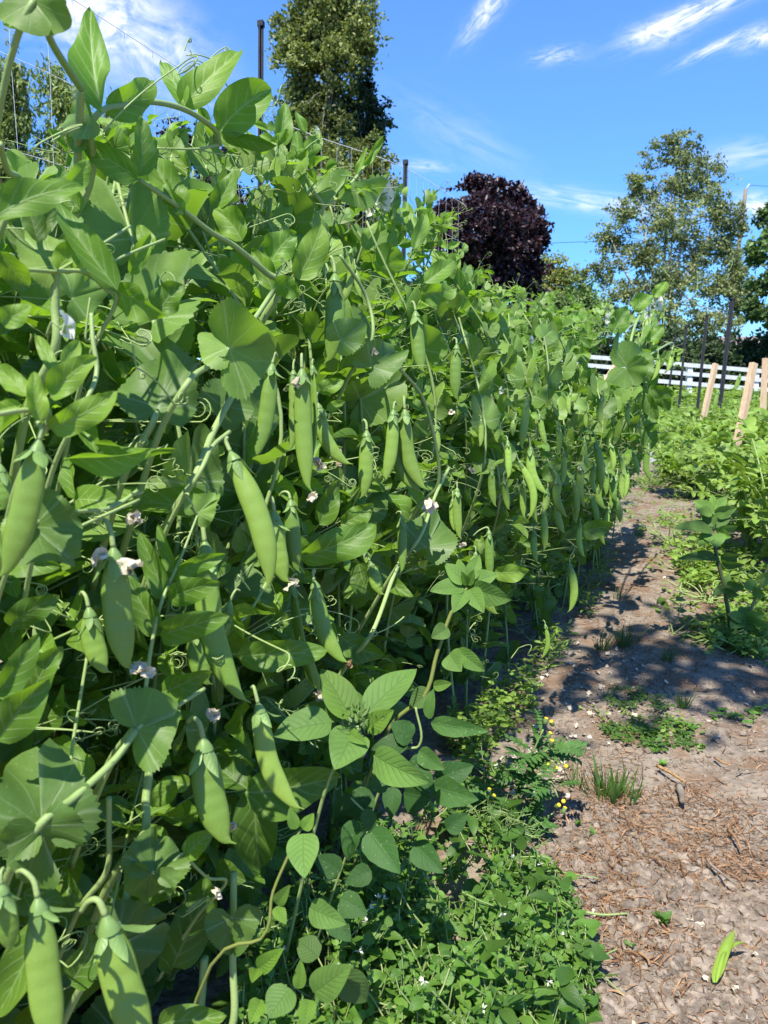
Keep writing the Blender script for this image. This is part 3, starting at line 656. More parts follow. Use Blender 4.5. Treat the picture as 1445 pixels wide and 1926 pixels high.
wd = MB(); w0, w1 = it, D(1700, 360, 40); tube(wd, spline([w0, (w0 + w1) / 2 - (0, 0, .1), w1], 20), .006, 4)
w2 = D(640, 520, 30); tube(wd, spline([pt_ + (0, 0, -1.4), (pt_ + w2) / 2 - (0, 0, .22), w2], 24), .008, 4)
tag(wd.build('utility_wire', M['metal'], None, pt_), 'thin dark wires running from the leaning utility pole', 'wire')

# ------------------------------------------------------------------ white fence
FD = 15.5
def fpt(px, py): return D(px, py, FD)
fence = thing('rail_fence', (fpt(1300, 735)[0], fpt(1300, 735)[1], 0), 'white three rail timber fence across the end of the garden', 'fence')
for (ya, yb) in [(671, 696.5), (687, 713.5), (706, 731)]:
    a, b = fpt(1040, ya - 5.5), fpt(1520, yb + 8.5); d = unit(b - a); nn = unit(np.cross(d, [0, 0, 1])); uu = np.cross(nn, d)
    mb = MB(); box(mb, (a + b) / 2, (np.linalg.norm(b - a), .03, .080), np.stack([d, nn, uu], 1)); mb.build('rail', M['paint'], fence, smooth=False)
for px in (1060, 1180, 1300, 1425, 1545):
    yt = 676 + (px - 1120) * .08; a, b = fpt(px, yt), fpt(px - 3, yt + 70); d = unit(a - b); nn = unit(np.cross(d, [1, 0, 0]))
    mb = MB(); box(mb, (a + b) / 2 + (0, .075, 0), (.10, .10, np.linalg.norm(a - b)), np.stack([np.cross(nn, d) * -1, nn, d], 1)); mb.build('post', M['paint'], fence, smooth=False)

# ------------------------------------------------------------------ dark steel posts
def steel_post(top, bot, w, label, depth=None):
    if depth is None: depth = np.linalg.norm(G(*bot)[:2]); gdep = proj(G(*bot))[2]; depth = float(gdep)
    a, b = D(*bot, depth), D(*top, depth)
    a = a + (a - b) * (max(a[2] + .02, 0) / max(b[2] - a[2], .1))
    p = thing('steel_post', a, label, 'post', 'dark steel posts of the garden')
    wm = w / F * depth; d = unit(b - a); x = unit(np.cross(d, [.25, 1, 0])); y = np.cross(d, x)
    mb = MB(); Rm = np.stack([x, y, d], 1)
    box(mb, (a + b) / 2, (wm, wm * .22, np.linalg.norm(b - a)), Rm)
    box(mb, (a + b) / 2 + y * wm * .42, (wm * .22, wm * .62, np.linalg.norm(b - a)), Rm)
    H = np.linalg.norm(b - a)
    for k in range(2, int(H / .055)):
        box(mb, a + d * (k * .055) - y * wm * .2, (wm * .34, wm * .25, .012), Rm)
    mb.build('flange', M['metal'], p, smooth=False)
    mb = MB(); box(mb, b + d * .004, (wm * 1.12, wm * 1.0, .012), Rm); mb.build('cap', M['metal'], p, smooth=False)
    return a, b
def netdepth(px, py, lat=.72): return rowdepth(px, py, lat)
A1 = steel_post((491, 49), (489, 700), 10, 'dark steel post rising in front of the tall poplar', netdepth(490, 300))
A2 = steel_post((763, 308), (756, 640), 8, 'dark steel post standing above the middle of the pea row', netdepth(762, 400))
for top, bot, w, dep, lb in [((1378, 563), (1357, 740), 7.5, 8.4, 'tallest dark steel post beyond the path'), ((1330, 594), (1311, 778), 5.5, None, 'second tallest dark steel post beyond the path, left of the tallest'), ((1291, 616), (1277, 768), 4.5, None, 'slim dark steel post crossing the fence beside the white fence post'),
                             ((1271, 628), (1257, 749), 3.6, None, 'farthest dark steel post beside the pale birch trunks'), ((1389, 641), (1378, 735), 3.4, None, 'thin dark steel post just right of the tallest one'), ((1423, 640), (1418, 735), 4.2, None, 'short dark steel post behind the right hand stakes')]:
    steel_post(top, bot, w, lb, dep)

# net strung between the posts over the row: one net
net = thing('trellis_net', rowpt(.6, .74), 'fine grey string netting hung behind the pea vines', 'net')
zt = 1.16
mb = MB(); S0, S1 = -.55, 2.3
def netp(s, z): return rowpt(s, .74 + .012 * math.sin(s * 5 + z * 3), z + .02 * math.sin(s * 4.1) * (z / zt))
for z in np.arange(.25, zt + .01, .13): tube(mb, [netp(s, z) for s in np.linspace(S0, S1, 26)], .0005 if z < zt - .05 else .0009, 3, cap=False)
for s in np.arange(S0, S1, .062): tube(mb, [netp(s + .008 * math.sin(z * 9 + s * 20), z) for z in np.linspace(.1, zt, 9)], .00045, 3, cap=False)
mb.build('mesh', M['net'], net)

# timber stakes
def stake(top, bot, w, depth, label, lean=0):
    a, b = D(*bot, depth), D(top[0], top[1], depth + lean)
    d = unit(b - a); a = a - d * max(a[2] / d[2], 0)
    wm = w / F * depth; x = unit(np.cross(d, [-.5, 1, 0])); y = np.cross(d, x)
    me = MB(); box(me, (a + b) / 2, (wm, wm * .8, np.linalg.norm(b - a)), np.stack([x, y, d], 1))
    o = me.build('timber_stake', M['wood'], None, a, smooth=False)
    bv = o.modifiers.new('bevel', 'BEVEL'); bv.width = wm * .05; bv.segments = 2
    tag(o, label, 'stake', 'new timber stakes')
stake((1346, 684), (1320, 800), 9, 4.1, 'leaning orange timber stake left of the thick pale one')
stake((1418, 683), (1391, 812), 12.5, 3.3, 'thick pale timber stake in the right hand pea bed')
stake((1440, 674), (1438, 716), 9, 4.6, 'timber stake cut by the right edge of the view')
stake((1172, 667), (1146, 708), 10, 4.4, 'timber stake half hidden behind the far end of the pea row')
stake((590, 505), (585, 560), 9, 2.6, 'timber stake glimpsed through the pea leaves below the first flower')
stake((663, 548), (658, 600), 10, 2.4, 'timber stake glimpsed behind the high hanging flat pod')

# small grey mat on the path beyond the row
mb = MB(); c4 = [G(1195, 866, .012), G(1262, 870, .012), G(1268, 852, .012), G(1215, 848, .012)]
mb.add(c4, [[0, 1, 2, 3]]); mb.add(np.array(c4) - (0, 0, .03), [[3, 2, 1, 0]])
for k in range(4): mb.add([c4[k], c4[(k + 1) % 4], c4[(k + 1) % 4] - np.array([0, 0, .03]), c4[k] - np.array([0, 0, .03])], [[1, 0, 3, 2]])
tag(mb.build('weed_mat', M['slab'], smooth=False), 'strip of grey weed mat lying at the end of the path', 'mat')
#@@PART3
# ------------------------------------------------------------------ pea plants of the trellised row
def rnd(a, b): return rng.uniform(a, b)
def rv(s=1.0): return rng.normal(0, s, 3)
def ltint(b0=.75, b1=1.2, y0=0., y1=.55): return (rnd(b0, b1), rnd(y0, y1), 0)

def tendril(mb, o, d, L, r=.0006, coil=True, sides=4, n=30):
    """curling tendril: a bowed reach along d, then a tightening coil"""
    d = unit(d); x = unit(np.cross(d, rv() + [.1, .2, .3])); y = np.cross(d, x)
    reach = L * rnd(.55, .8); na = n // 3; t = np.linspace(0, 1, na); c = rnd(-.3, .3) * reach
    A = o + d * (reach * t)[:, None] + x * (c * t ** 2)[:, None] - UP * (.10 * reach * t ** 2)[:, None]
    e = unit(d * reach + x * 2 * c); px_ = unit(x - e * (x @ e)); k = rnd(1.1, 2.6); R0 = L * rnd(.05, .10); m_ = n - na
    th = np.linspace(0, 6.28 * k, m_ + 1)[1:]; rad = R0 * (1 - .62 * th / th[-1]); ax = np.cross(e, px_); pitch = rnd(.0, .30) * R0
    B = A[-1] + px_ * (R0 - rad * np.cos(th))[:, None] + e * (rad * np.sin(th))[:, None] + ax * (pitch * th)[:, None]
    tube(mb, np.concatenate([A, B]), np.linspace(r, r * .55, n), sides, 2, (1.15, rnd(.4, 1), 0), cap=False)

def compound(lv, mb, o, d, nrm, sc_, pairs=2, tend=True, tb=(.75, 1.2), ty=(0, .55), sides=5):
    """a pea leaf: rachis, pairs of leaflets, forked tendril at the end"""
    d = unit(d); nrm = unit(nrm - d * (nrm @ d)); x = np.cross(d, nrm)
    Lr = sc_ * (1.0 + .55 * pairs); bend = rnd(.1, .6)
    t = np.linspace(0, 1, 8); pts = o + d * (Lr * t)[:, None] - nrm * (bend * .35 * Lr * t ** 2)[:, None]
    tube(mb, pts, np.linspace(.0013, .0007, 8) * sc_ / .04, sides, 2, (1, rnd(.3, .9), 0), cap=False)
    for p in range(pairs):
        f = .42 + .42 * p / max(pairs - 1, 1) if pairs > 1 else .6
        at = pts[0] + (pts[-1] - pts[0]) * 0; at = np.array([np.interp(f, t, pts[:, k]) for k in range(3)])
        for sd in (-1, 1):
            if rng.random() < .05: continue
            dd = unit(d * rnd(.35, .8) + x * sd + nrm * rnd(-.15, .4)); nn = unit(nrm + x * sd * rnd(-.3, .3) + rv(.22))
            L = sc_ * rnd(.8, 1.2) * (1 - .1 * p)
            lv.blade(at, dd, nn, L, L * rnd(.52, .70), rnd(-.4, 1.1), rnd(.15, .95), rnd(.04, .2), ltint(*tb, *ty))
    if tend:
        e = pts[-1]; dd = unit(d - nrm * bend * .5)
        tendril(mb, e, dd + rv(.2), sc_ * rnd(1.4, 2.6), .0006 * sc_ / .04, sides=4 if sides > 4 else 3, n=34 if sides > 4 else 18)
        for _ in range(rng.integers(1, 3)):
            tendril(mb, e - d * sc_ * .2 * rnd(0, 1), dd + rv(.65), sc_ * rnd(.8, 1.8), .0005 * sc_ / .04, sides=4 if sides > 4 else 3, n=30 if sides > 4 else 16)
def stipules(lv, o, d, nrm, sc_, tb=(.75, 1.15), ty=(0, .5), flare=.35, teethy=1):
    d = unit(d); nrm = unit(nrm - d * (nrm @ d)); x = np.cross(d, nrm)
    for sd in (-1, 1):
        nn = unit(nrm - x * sd * rnd(flare * .3, flare * 1.6)); dd = unit(d + x * sd * rnd(0, .25) + rv(.08))
        lv.fan(o, dd, nn, sc_ * rnd(.85, 1.15), sd, rnd(-.1, .45), rnd(-.2, .9), rnd(.04, .16), ltint(*tb, *ty))

# silhouette of the leafy mass in the photograph: highest row pixel at each x, and rightmost x at each y
SIL = np.array([[-200, 330], [0, 345], [60, 350], [130, 330], [200, 300], [300, 300], [420, 300], [470, 330], [560, 330], [620, 345], [700, 370], [770, 385], [815, 410], [850, 480], [890, 560], [960, 575], [1030, 580], [1120, 585], [1180, 575], [1230, 560], [1260, 600], [1700, 700]])
EDGE = np.array([[540, 1225], [600, 1240], [760, 1245], [840, 1225], [900, 1195], [960, 1165], [1020, 1135], [1090, 1095], [1180, 1050], [1260, 1010], [1340, 960], [1420, 900], [1500, 830], [1600, 800], [1926, 800]])
def inside_row(P, m=0):
    px, py, dep = proj(P)
    if dep < .12: return True
    if 1106 < px < 1176 and 660 < py < 706: return False   # the gap through which stake and fence show
    return py > np.interp(px, SIL[:, 0], SIL[:, 1]) + m and px < np.interp(py, EDGE[:, 0], EDGE[:, 1]) - m
def omin(z): return .06 + .11 * float(np.clip((.34 - z) / .3, 0, 1)) + .25 * float(np.clip((z - .42) / .5, 0, 1)) ** 1.2   # how far back the leafy surface lies at height z

NPL = 10
S_EDGES = [-.62, -.12, .06, .22, .40, .60, .82, 1.06, 1.34, 1.66, 2.25]
LABELS = ['pea plant nearest the viewer, large blurred leaves running along the left edge', 'pea plant with fat pods and big pale stipules in the lower left', 'tall pea plant arching its shoots against the sky in front of the poplar',
          'pea plant with the long tilted pod and a broad fan leaf beside it', 'pea plant carrying the flat high pod under a drooping white flower', 'pea plant with three pods in a tight bunch right of the high flat pod',
          'pea plant behind the pigweed tops, its pods half hidden in shade', 'pea plant with many narrow curved pods midway along the far half of the row', 'pea plant with a dense curtain of pods near the far end of the row', 'pea plant at the far end of the row with white flowers on its highest shoot']
plants = []
for k in range(NPL):
    b = rowpt((S_EDGES[k] + S_EDGES[k + 1]) / 2, .33); b[2] = 0
    plants.append(thing('pea_plant', b, LABELS[k], 'pea plant', 'pea plants of the trellised row'))
def plant_at(P):
    s = (np.asarray(P) - L0) @ TD; return plants[int(np.clip(np.searchsorted(S_EDGES, s) - 1, 0, NPL - 1))]

def rowheight(s):  # height of the canopy along the row
    return float(np.interp(s, [-.7, 0, .3, .7, 1.2, 2.0], [.92, .96, .96, .86, .80, .78]))
for k in range(NPL):
    s0, s1 = S_EDGES[k], S_EDGES[k + 1]; near = k < 4; pl = plants[k]
    nst = int((s1 - s0) * (62 if k < 6 else 88)); lv = Leaves(); fm = MB(); nodes_all = []
    for q in range(nst):
        s = rnd(s0, s1); off = rnd(.12, .60); H = rowheight(s) * rnd(.72, 1.05)
        if s > 1.85: off = rnd(-.08, .3)
        outer = max(omin(H) - .16 * (s > 1.85), off - rnd(.05, .5)) if rng.random() < .72 else off + rnd(-.05, .1)
        ctrl = [rowpt(s, off, 0), rowpt(s + rnd(-.05, .05), max(.13, off * .7 + outer * .3 - .06) + rnd(-.02, .03), H * .35), rowpt(s + rnd(-.1, .1), max(omin(H * .7) - .03, off * .25 + outer * .75 - .10) + rnd(-.02, .03), H * .7), rowpt(s + rnd(-.14, .14), outer + rnd(-.02, .06), H)]
        pts = spline(ctrl, 40); pts[:, 2] = np.maximum(pts[:, 2], -.01)
        ok = [i for i in range(40) if inside_row(pts[i], 6)]
        if len(ok) < 8: continue
        cut = 40
        for i in range(6, 40):
            if not inside_row(pts[i], 6): cut = i; break
        if cut < 10: continue
        pts = pts[:cut]
        sm = MB(); tube(sm, pts, np.linspace(.0027, .0016, cut), 7 if near else 5, 0, (1, rnd(0, .8), 0)); sm.build('stem', M['stem'], pl)
        seg = np.linalg.norm(np.diff(pts, axis=0), axis=1).cumsum(); L = seg[-1]; z = rnd(.02, .06); fl = rng.choice([-1, 1])
        while z < L:
            i = min(int(np.searchsorted(seg, z)), cut - 2); p = pts[i]; d = unit(pts[i + 1] - pts[i]); fl = -fl
            offp = (p - L0) @ NI
            out = unit(OUTW * rnd(.3, 1.0) + TD * fl * rnd(.1, .9) + UP * rnd(.05, .7))
            nrm = unit(UP * rnd(.5, 1.0) + OUTW * rnd(-.1, .8) + SUN * .35 + rv(.3))
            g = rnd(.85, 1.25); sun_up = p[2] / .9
            tb = (.72 + .14 * sun_up, 1.14 + .2 * sun_up); ty = (.0, .45 + .45 * sun_up)  # brighter, yellower tint towards the top: sunlit glow in the colour plus younger leaves
            end = p + out * .09
            if inside_row(p, 4):
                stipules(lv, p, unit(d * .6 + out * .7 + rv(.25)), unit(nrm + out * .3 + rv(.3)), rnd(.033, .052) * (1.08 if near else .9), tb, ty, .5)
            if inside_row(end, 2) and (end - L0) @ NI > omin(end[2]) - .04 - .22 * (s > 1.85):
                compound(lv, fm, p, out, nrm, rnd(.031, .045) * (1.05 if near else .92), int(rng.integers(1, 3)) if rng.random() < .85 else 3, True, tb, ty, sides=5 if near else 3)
            z += rnd(.050, .085)
    # leaves low and deep in the row, closing it behind the front shoots
    for q in range(int((s1 - s0) * 650)):
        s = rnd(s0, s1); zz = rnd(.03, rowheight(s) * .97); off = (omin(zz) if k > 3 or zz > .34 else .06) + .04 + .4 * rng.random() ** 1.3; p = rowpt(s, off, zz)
        if not inside_row(p, 14): continue
        d = unit(OUTW * rnd(-.2, 1) + TD * rnd(-1, 1) + UP * rnd(-.3, .6)); nrm = unit(UP * rnd(.2, 1) + OUTW * rnd(.1, .9) + rv(.3))
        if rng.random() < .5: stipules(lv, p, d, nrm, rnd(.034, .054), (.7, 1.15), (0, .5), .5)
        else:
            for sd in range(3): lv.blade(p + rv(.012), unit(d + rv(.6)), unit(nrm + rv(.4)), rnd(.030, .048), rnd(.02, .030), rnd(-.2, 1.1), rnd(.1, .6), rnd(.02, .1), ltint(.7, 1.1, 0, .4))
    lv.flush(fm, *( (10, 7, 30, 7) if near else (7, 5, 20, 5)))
    for q in range(int((s1 - s0) * (1500 if near else 900))):
        zz = rnd(.0, rowheight(s1) * .9); off = (omin(zz) if k > 3 or zz > .34 else .06) + (.10 if k < 4 else .16) + .42 * rng.random(); p = rowpt(rnd(s0, s1), off, zz)
        if not inside_row(p, 26): continue
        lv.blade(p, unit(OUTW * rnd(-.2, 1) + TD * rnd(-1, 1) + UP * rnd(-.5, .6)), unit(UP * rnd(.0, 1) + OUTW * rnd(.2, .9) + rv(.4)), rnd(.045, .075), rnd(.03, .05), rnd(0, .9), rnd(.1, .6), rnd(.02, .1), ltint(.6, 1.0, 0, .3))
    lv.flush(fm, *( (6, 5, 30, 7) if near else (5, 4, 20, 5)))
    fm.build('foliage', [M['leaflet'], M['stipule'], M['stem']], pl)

# young shoots standing out above the canopy
for (bx, by, tx, ty) in [(318, 330, 335, 262), (385, 330, 372, 250), (448, 330, 470, 265), (500, 350, 520, 285), (548, 360, 560, 300), (640, 380, 628, 318), (700, 400, 712, 345), (742, 420, 756, 362), (785, 440, 812, 372), (812, 470, 842, 415), (838, 520, 872, 470), (870, 570, 905, 522), (905, 590, 918, 528), (940, 590, 935, 545), (968, 595, 982, 548), (1000, 600, 1022, 560), (1030, 600, 1034, 560), (1062, 605, 1078, 566), (1095, 610, 1090, 572), (1120, 610, 1136, 570), (1150, 610, 1146, 566), (1185, 610, 1196, 556), (1228, 620, 1246, 575), (60, 380, 40, 315), (250, 330, 236, 262), (205, 330, 214, 270), (1235, 690, 1262, 668), (1232, 770, 1262, 742)]:
    off = .22 if by < 640 else .02; d0 = rowdepth(bx, by, off); B = D(bx, by, d0); T_ = D(tx, ty, d0 + rnd(-.02, .03)); pl = plant_at(B)
    pts = spline([B - UP * .08 + NI * .03, B, (B + T_) / 2 + rv(.006), T_], 16); sm = MB(); tube(sm, pts, np.linspace(.0017, .0009, 16), 6, 0, (1.1, .7, 0)); sm.build('stem', M['stem'], pl)
    lv = Leaves(); mb = MB(); L = np.linalg.norm(T_ - B)
    for f in (6, 10, 13, 15):
        p = pts[f]; d = unit(rv() * [1, 1, .4] + UP * .5); g = (1.05, .95, .75, .55)[(6, 10, 13, 15).index(f)]
        stipules(lv, p, unit(UP + d * .5), unit(-TD * .4 + OUTW * .6 + UP * .5 + rv(.3)), .026 * g, (.9, 1.2), (.3, 1.), .5)
        if f < 15: compound(lv, mb, p, d, unit(UP * .7 + SUN * .5 + rv(.4)), .026 * g, int(rng.integers(1, 3)), True, (.9, 1.2), (.3, 1.), sides=4)
    lv.flush(mb, 8, 5, 20, 5); mb.build('foliage', [M['leaflet'], M['stipule'], M['stem']], pl)

# ------------------------------------------------------------------ leaves one can tell apart in the photograph
def leaf_part(kind, base, tip, wpx, off=None, depth=None, lean=0.0, roll=0.0, bend=.35, fold=.3, wave=.06, b=1.0, y=.3, spread=None, pl=None):
    dep = rowdepth(*base, off) if depth is None else depth
    B = D(*base, dep); T = D(*tip, dep + lean); d = T - B; L = np.linalg.norm(d); d /= L
    v = TOCAM(B); n = unit(v - d * (v @ d)); x = np.cross(d, n); a = R(roll); n = n * math.cos(a) + x * math.sin(a)
    W = wpx / F * dep / max(math.cos(a), .35); lv = Leaves(); mb = MB()
    if kind == 'leaf':
        lv.blade(B - n * L * bend * .1, unit(d + n * bend * .5), n, L * (1 + .06 * bend ** 2), W, bend, fold, wave, (b, y, 0))
    elif kind in ('pig', 'goose'):
        lv.blade(B, unit(d + n * bend * .5), n, L * 1.03, W, bend, fold, wave, (b, y, 0), 'ovate' if kind == 'pig' else 'goosefoot')
    else:
        for sd in ((-1, 1) if kind == 'fan' else ((-1,) if kind == 'fanl' else (1,))):
            nn = unit(n - x * sd * .25 * fold * 2); lv.fan(B, d, nn, L, sd, fold * .4, bend, wave, (b, y, 0), 0, W / (1.28 * L))
    lv.flush(mb, 18, 11, 40, 10)
    mat = {'leaf': 'leaflet', 'pig': 'amaranth', 'goose': 'goosefoot'}.get(kind, 'stipule')
    return mb.build('leaf' if kind in ('leaf', 'pig', 'goose') else 'stipule', M[mat], pl or plant_at(B))
T = [  # kind, base, tip, width, depth offset from the row face (or negative: in front), lean, roll, bend, fold, bright, yellow
    # shoots against the sky
    ('fan', (64, 2), (92, 62), 150, .02, .0, 12, .3, .3, 1, .9), ('fan', (58, -4), (12, 48), 90, .03, 0, -15, .3, .3, 1, 1.),
    ('leaf', (192, 218), (176, 22), 78, .14, .02, -20, -.35, .45, 1.15, .3), ('fanl', (170, 218), (104, 212), 100, .15, 0, 10, .4, .3, 1, .8), ('leaf', (205, 215), (290, 148), 66, .17, .03, 25, .5, .3, .95, .6),
    ('fanr', (175, 222), (150, 300), 90, .16, 0, 10, .3, .2, .95, .7),
    ('leaf', (345, 199), (306, 112), 44, .2, .01, 10, .3, .3, 1.1, .3), ('leaf', (347, 200), (449, 86), 70, .2, .02, -25, .55, .25, 1, .9),
    ('leaf', (411, 243), (512, 166), 92, .2, .01, -12, .5, .5, 1, .45), ('leaf', (418, 248), (522, 279), 30, .2, .02, 40, .5, .4, .8, .2),
    ('leaf', (531, 276), (536, 193), 44, .24, 0, 15, .3, .5, 1, .4), ('leaf', (565, 316), (556, 244), 34, .26, 0, -10, .2, .4, 1, .4), ('leaf', (568, 314), (600, 240), 30, .26, .01, 30, .5, .3, .95, .7), ('leaf', (573, 250), (559, 208), 22, .26, 0, 10, .2, .5, 1, .5),
    ('leaf', (257, 340), (160, 262), 60, .13, .0, -20, .45, .25, .95, .4), ('leaf', (262, 330), (270, 218), 52, .14, 0, 20, .3, .5, .95, .35), ('leaf', (345, 392), (280, 285), 70, .14, 0, 20, .3, .4, .95, .5), ('leaf', (347, 402), (309, 338), 36, .13, 0, -30, .3, .4, 1, .3), ('leaf', (357, 327), (320, 282), 34, .2, 0, 0, .3, .3, 1, .9),
    ('leaf', (402, 394), (441, 320), 48, .18, 0, -10, .3, .4, .95, .4), ('leaf', (455, 452), (402, 392), 58, .15, 0, 15, .5, .4, 1, .8), ('leaf', (408, 330), (365, 270), 40, .24, .01, -10, .3, .3, 1, .7), ('leaf', (435, 285), (425, 225), 40, .24, .01, 10, .3, .3, .9, .6),
    ('fanl', (609, 392), (662, 312), 100, .22, 0, -5, .3, .3, 1.1, .5), ('fanr', (662, 342), (744, 338), 96, .2, .02, 10, .4, .3, 1.15, .4), ('leaf', (684, 312), (724, 256), 22, .22, 0, 10, .2, .7, 1, .7), ('leaf', (672, 330), (690, 275), 16, .22, 0, -20, .1, .8, 1, .9),
    # upper left
    ('leaf', (218, 545), (96, 360), 64, .02, .0, 15, .3, .35, .95, .25), ('leaf', (-10, 405), (158, 342), 62, .01, .02, -30, .7, .3, .95, .45), ('leaf', (72, 455), (48, 385), 44, .03, 0, 20, .3, .5, .6, .2), ('leaf', (70, 452), (105, 392), 36, .04, 0, -20, .3, .4, .6, .2),
    ('fan', (100, 500), (40, 430), 110, .06, .0, 10, .4, .3, 1, .9), ('leaf', (112, 512), (160, 452), 54, .05, 0, -20, .3, .3, 1, .9), ('leaf', (-5, 475), (60, 540), 60, .03, .02, 20, .4, .3, .8, .2), ('leaf', (4, 610), (58, 572), 50, -.01, .0, -15, .4, .3, 1, .9),
    ('leaf', (130, 350), (165, 300), 44, .1, 0, 20, .2, .3, 1, .9), ('leaf', (150, 400), (100, 340), 52, .1, 0, 0, .3, .3, .95, .8), ('leaf', (245, 515), (285, 440), 46, .09, 0, 10, .3, .5, 1, .8), ('leaf', (285, 470), (265, 420), 36, .12, 0, -10, .3, .5, 1, .9),
    ('leaf', (300, 590), (345, 535), 58, .06, 0, -20, .4, .3, .85, .3), ('leaf', (212, 545), (310, 600), 70, .03, 0, 30, .6, .4, 1, .7), ('fan', (135, 560), (190, 545), 90, .09, .02, 0, .3, .2, 1.15, .2),
    ('leaf', (518, 545), (470, 470), 46, .13, .0, 10, .3, .4, .95, .6), ('leaf', (500, 500), (560, 440), 60, .15, .0, -20, .4, .3, 1.1, .3), ('leaf', (560, 525), (607, 420), 62, .12, .0, 15, .35, .3, 1, .8), ('leaf', (515, 535), (565, 555), 46, .1, 0, 10, .5, .3, 1.05, .4),
    ('leaf', (460, 520), (440, 470), 34, .16, 0, 0, .3, .4, 1, .8), ('leaf', (690, 470), (708, 415), 34, .2, 0, 0, .3, .3, 1, .8), ('leaf', (735, 480), (745, 430), 30, .2, 0, 10, .3, .4, 1, .4),
    ('leaf', (780, 470), (800, 400), 34, .18, .02, 10, .3, .4, 1.05, .4), ('leaf', (800, 530), (856, 488), 44, .14, .02, -10, .5, .3, 1.05, .4), ('leaf', (790, 560), (855, 540), 46, .12, .02, 20, .5, .3, 1, .4), ('leaf', (775, 450), (765, 375), 28, .2, .02, 10, .2, .5, 1, .5),
    # stipules and leaves of the near face
    ('fan', (432, 655), (520, 640), 190, .01, .0, 15, .35, .3, 1.1, .35), ('fanl', (428, 655), (380, 600), 100, .015, .02, -10, .4, .3, 1.1, .6), ('fan', (297, 768), (300, 660), 150, .05, .02, 5, .35, .3, .85, .1), ('fan', (420, 765), (445, 700), 110, .05, .01, 0, .3, .3, .8, .1),
    ('leaf', (176, 840), (330, 850), 50, .02, .0, 45, .5, .5, .95, .3), ('leaf', (122, 868), (282, 848), 50, -.005, .0, 45, .3, .5, 1.1, .4), ('fan', (62, 992), (150, 1050), 170, -.01, .0, -10, .35, .3, .85, .1), ('fanr', (60, 990), (20, 1050), 100, -.015, -.01, 10, .4, .4, 1, 1.),
    ('leaf', (402, 955), (198, 925), 82, .03, .02, 25, .5, .3, .95, .35), ('fan', (372, 965), (410, 925), 62, .0, 0, 0, .3, .3, 1.15, .5), ('leaf', (-10, 1310), (75, 1195), 62, .01, .0, 15, .5, .4, .85, .2), ('leaf', (55, 1310), (118, 1218), 60, .02, 0, -10, .4, .3, .85, .25),
    ('leaf', (308, 1128), (262, 1002), 52, .0, .0, -12, .3, .35, .85, .25), ('leaf', (327, 1075), (294, 985), 32, .002, 0, -20, .2, .4, .95, .3), ('leaf', (291, 1200), (240, 1078), 66, .0, 0, -10, .3, .4, .8, .2), ('leaf', (332, 1077), (426, 1044), 46, .0, 0, 15, .4, .4, .95, .3), ('leaf', (314, 1126), (412, 1100), 58, .0, -.01, 10, .6, .3, .85, .2), ('leaf', (299, 1200), (428, 1160), 66, .0, -.01, 10, .5, .4, .85, .2),
    ('leaf', (566, 1060), (702, 982), 74, .04, .01, 20, .5, .4, .9, .2), ('leaf', (598, 985), (640, 905), 46, .07, 0, 10, .3, .4, .8, .2), ('leaf', (640, 985), (705, 950), 44, .07, 0, 10, .3, .4, .9, .3), ('leaf', (445, 1242), (615, 1218), 68, .03, .01, 10, .4, .3, .9, .35), ('leaf', (640, 1195), (722, 1238), 56, .05, .01, 10, .3, .3, .8, .2), ('leaf', (675, 1060), (700, 1130), 50, .08, .0, 10, .3, .3, .7, .1),
    ('leaf', (92, 745), (182, 672), 60, -.03, .0, -15, .4, .35, 1, .9), ('leaf', (78, 792), (64, 698), 46, -.035, .0, 10, .3, .5, 1, 1.), ('leaf', (95, 812), (218, 735), 62, -.03, .0, 10, .4, .45, 1, .9), ('leaf', (62, 742), (-15, 690), 46, -.03, .01, 10, .4, .3, 1, .9), ('leaf', (120, 690), (150, 640), 36, -.02, .01, 10, .4, .3, 1, 1.), ('leaf', (40, 760), (-20, 775), 40, -.03, .01, 20, .3, .5, 1, .9), ('leaf', (100, 705), (70, 625), 30, -.02, .01, 10, .4, .3, 1, .9),
    # lower left
    ('fan', (258, 1372), (330, 1330), 170, -.01, .0, -5, .35, .3, .95, .3), ('fan', (78, 1552), (90, 1395), 200, -.005, .02, 10, .4, .3, .85, .1), ('fan', (75, 1555), (95, 1660), 150, -.01, .01, -10, .4, .3, .85, .1), ('fanl', (72, 1550), (-20, 1480), 140, -.005, .01, 0, .4, .3, .85, .2), ('leaf', (-10, 1390), (96, 1280), 92, .01, .0, 15, .3, .3, .85, .3),
    ('fan', (288, 1640), (310, 1560), 130, .0, .02, 5, .35, .3, .85, .1), ('fan', (286, 1642), (270, 1700), 110, .0, .01, 5, .35, .3, .85, .1), ('leaf', (344, 1606), (402, 1566), 50, -.005, .0, 0, .3, .3, 1, .4), ('fan', (436, 1725), (440, 1800), 110, -.01, .0, 0, .5, .4, .85, .1), ('leaf', (470, 1488), (495, 1640), 92, .04, .02, 10, .3, .2, .75, .0), ('leaf', (462, 1486), (642, 1468), 104, .03, .02, 15, .4, .3, .85, .2), ('leaf', (462, 1484), (400, 1420), 70, .04, .02, 15, .4, .3, .7, .0),
    ('leaf', (88, 1735), (-12, 1908), 80, -.03, .0, 15, .4, .4, .9, .6), ('leaf', (300, 1935), (425, 1905), 60, -.01, .0, 0, .3, .3, .85, .3), ('leaf', (170, 1470), (60, 1420), 70, .02, .0, 20, .5, .3, .9, .3), ('fan', (215, 1780), (330, 1740), 150, .03, .03, 10, .4, .3, .75, .0), ('leaf', (240, 1700), (330, 1620), 80, .04, .0, 10, .4, .3, .7, .0), ('leaf', (330, 1830), (385, 1650), 90, .04, .0, 10, .3, .2, .7, .0), ('leaf', (130, 1850), (195, 1760), 70, .03, .0, 10, .3, .2, .75, .1),
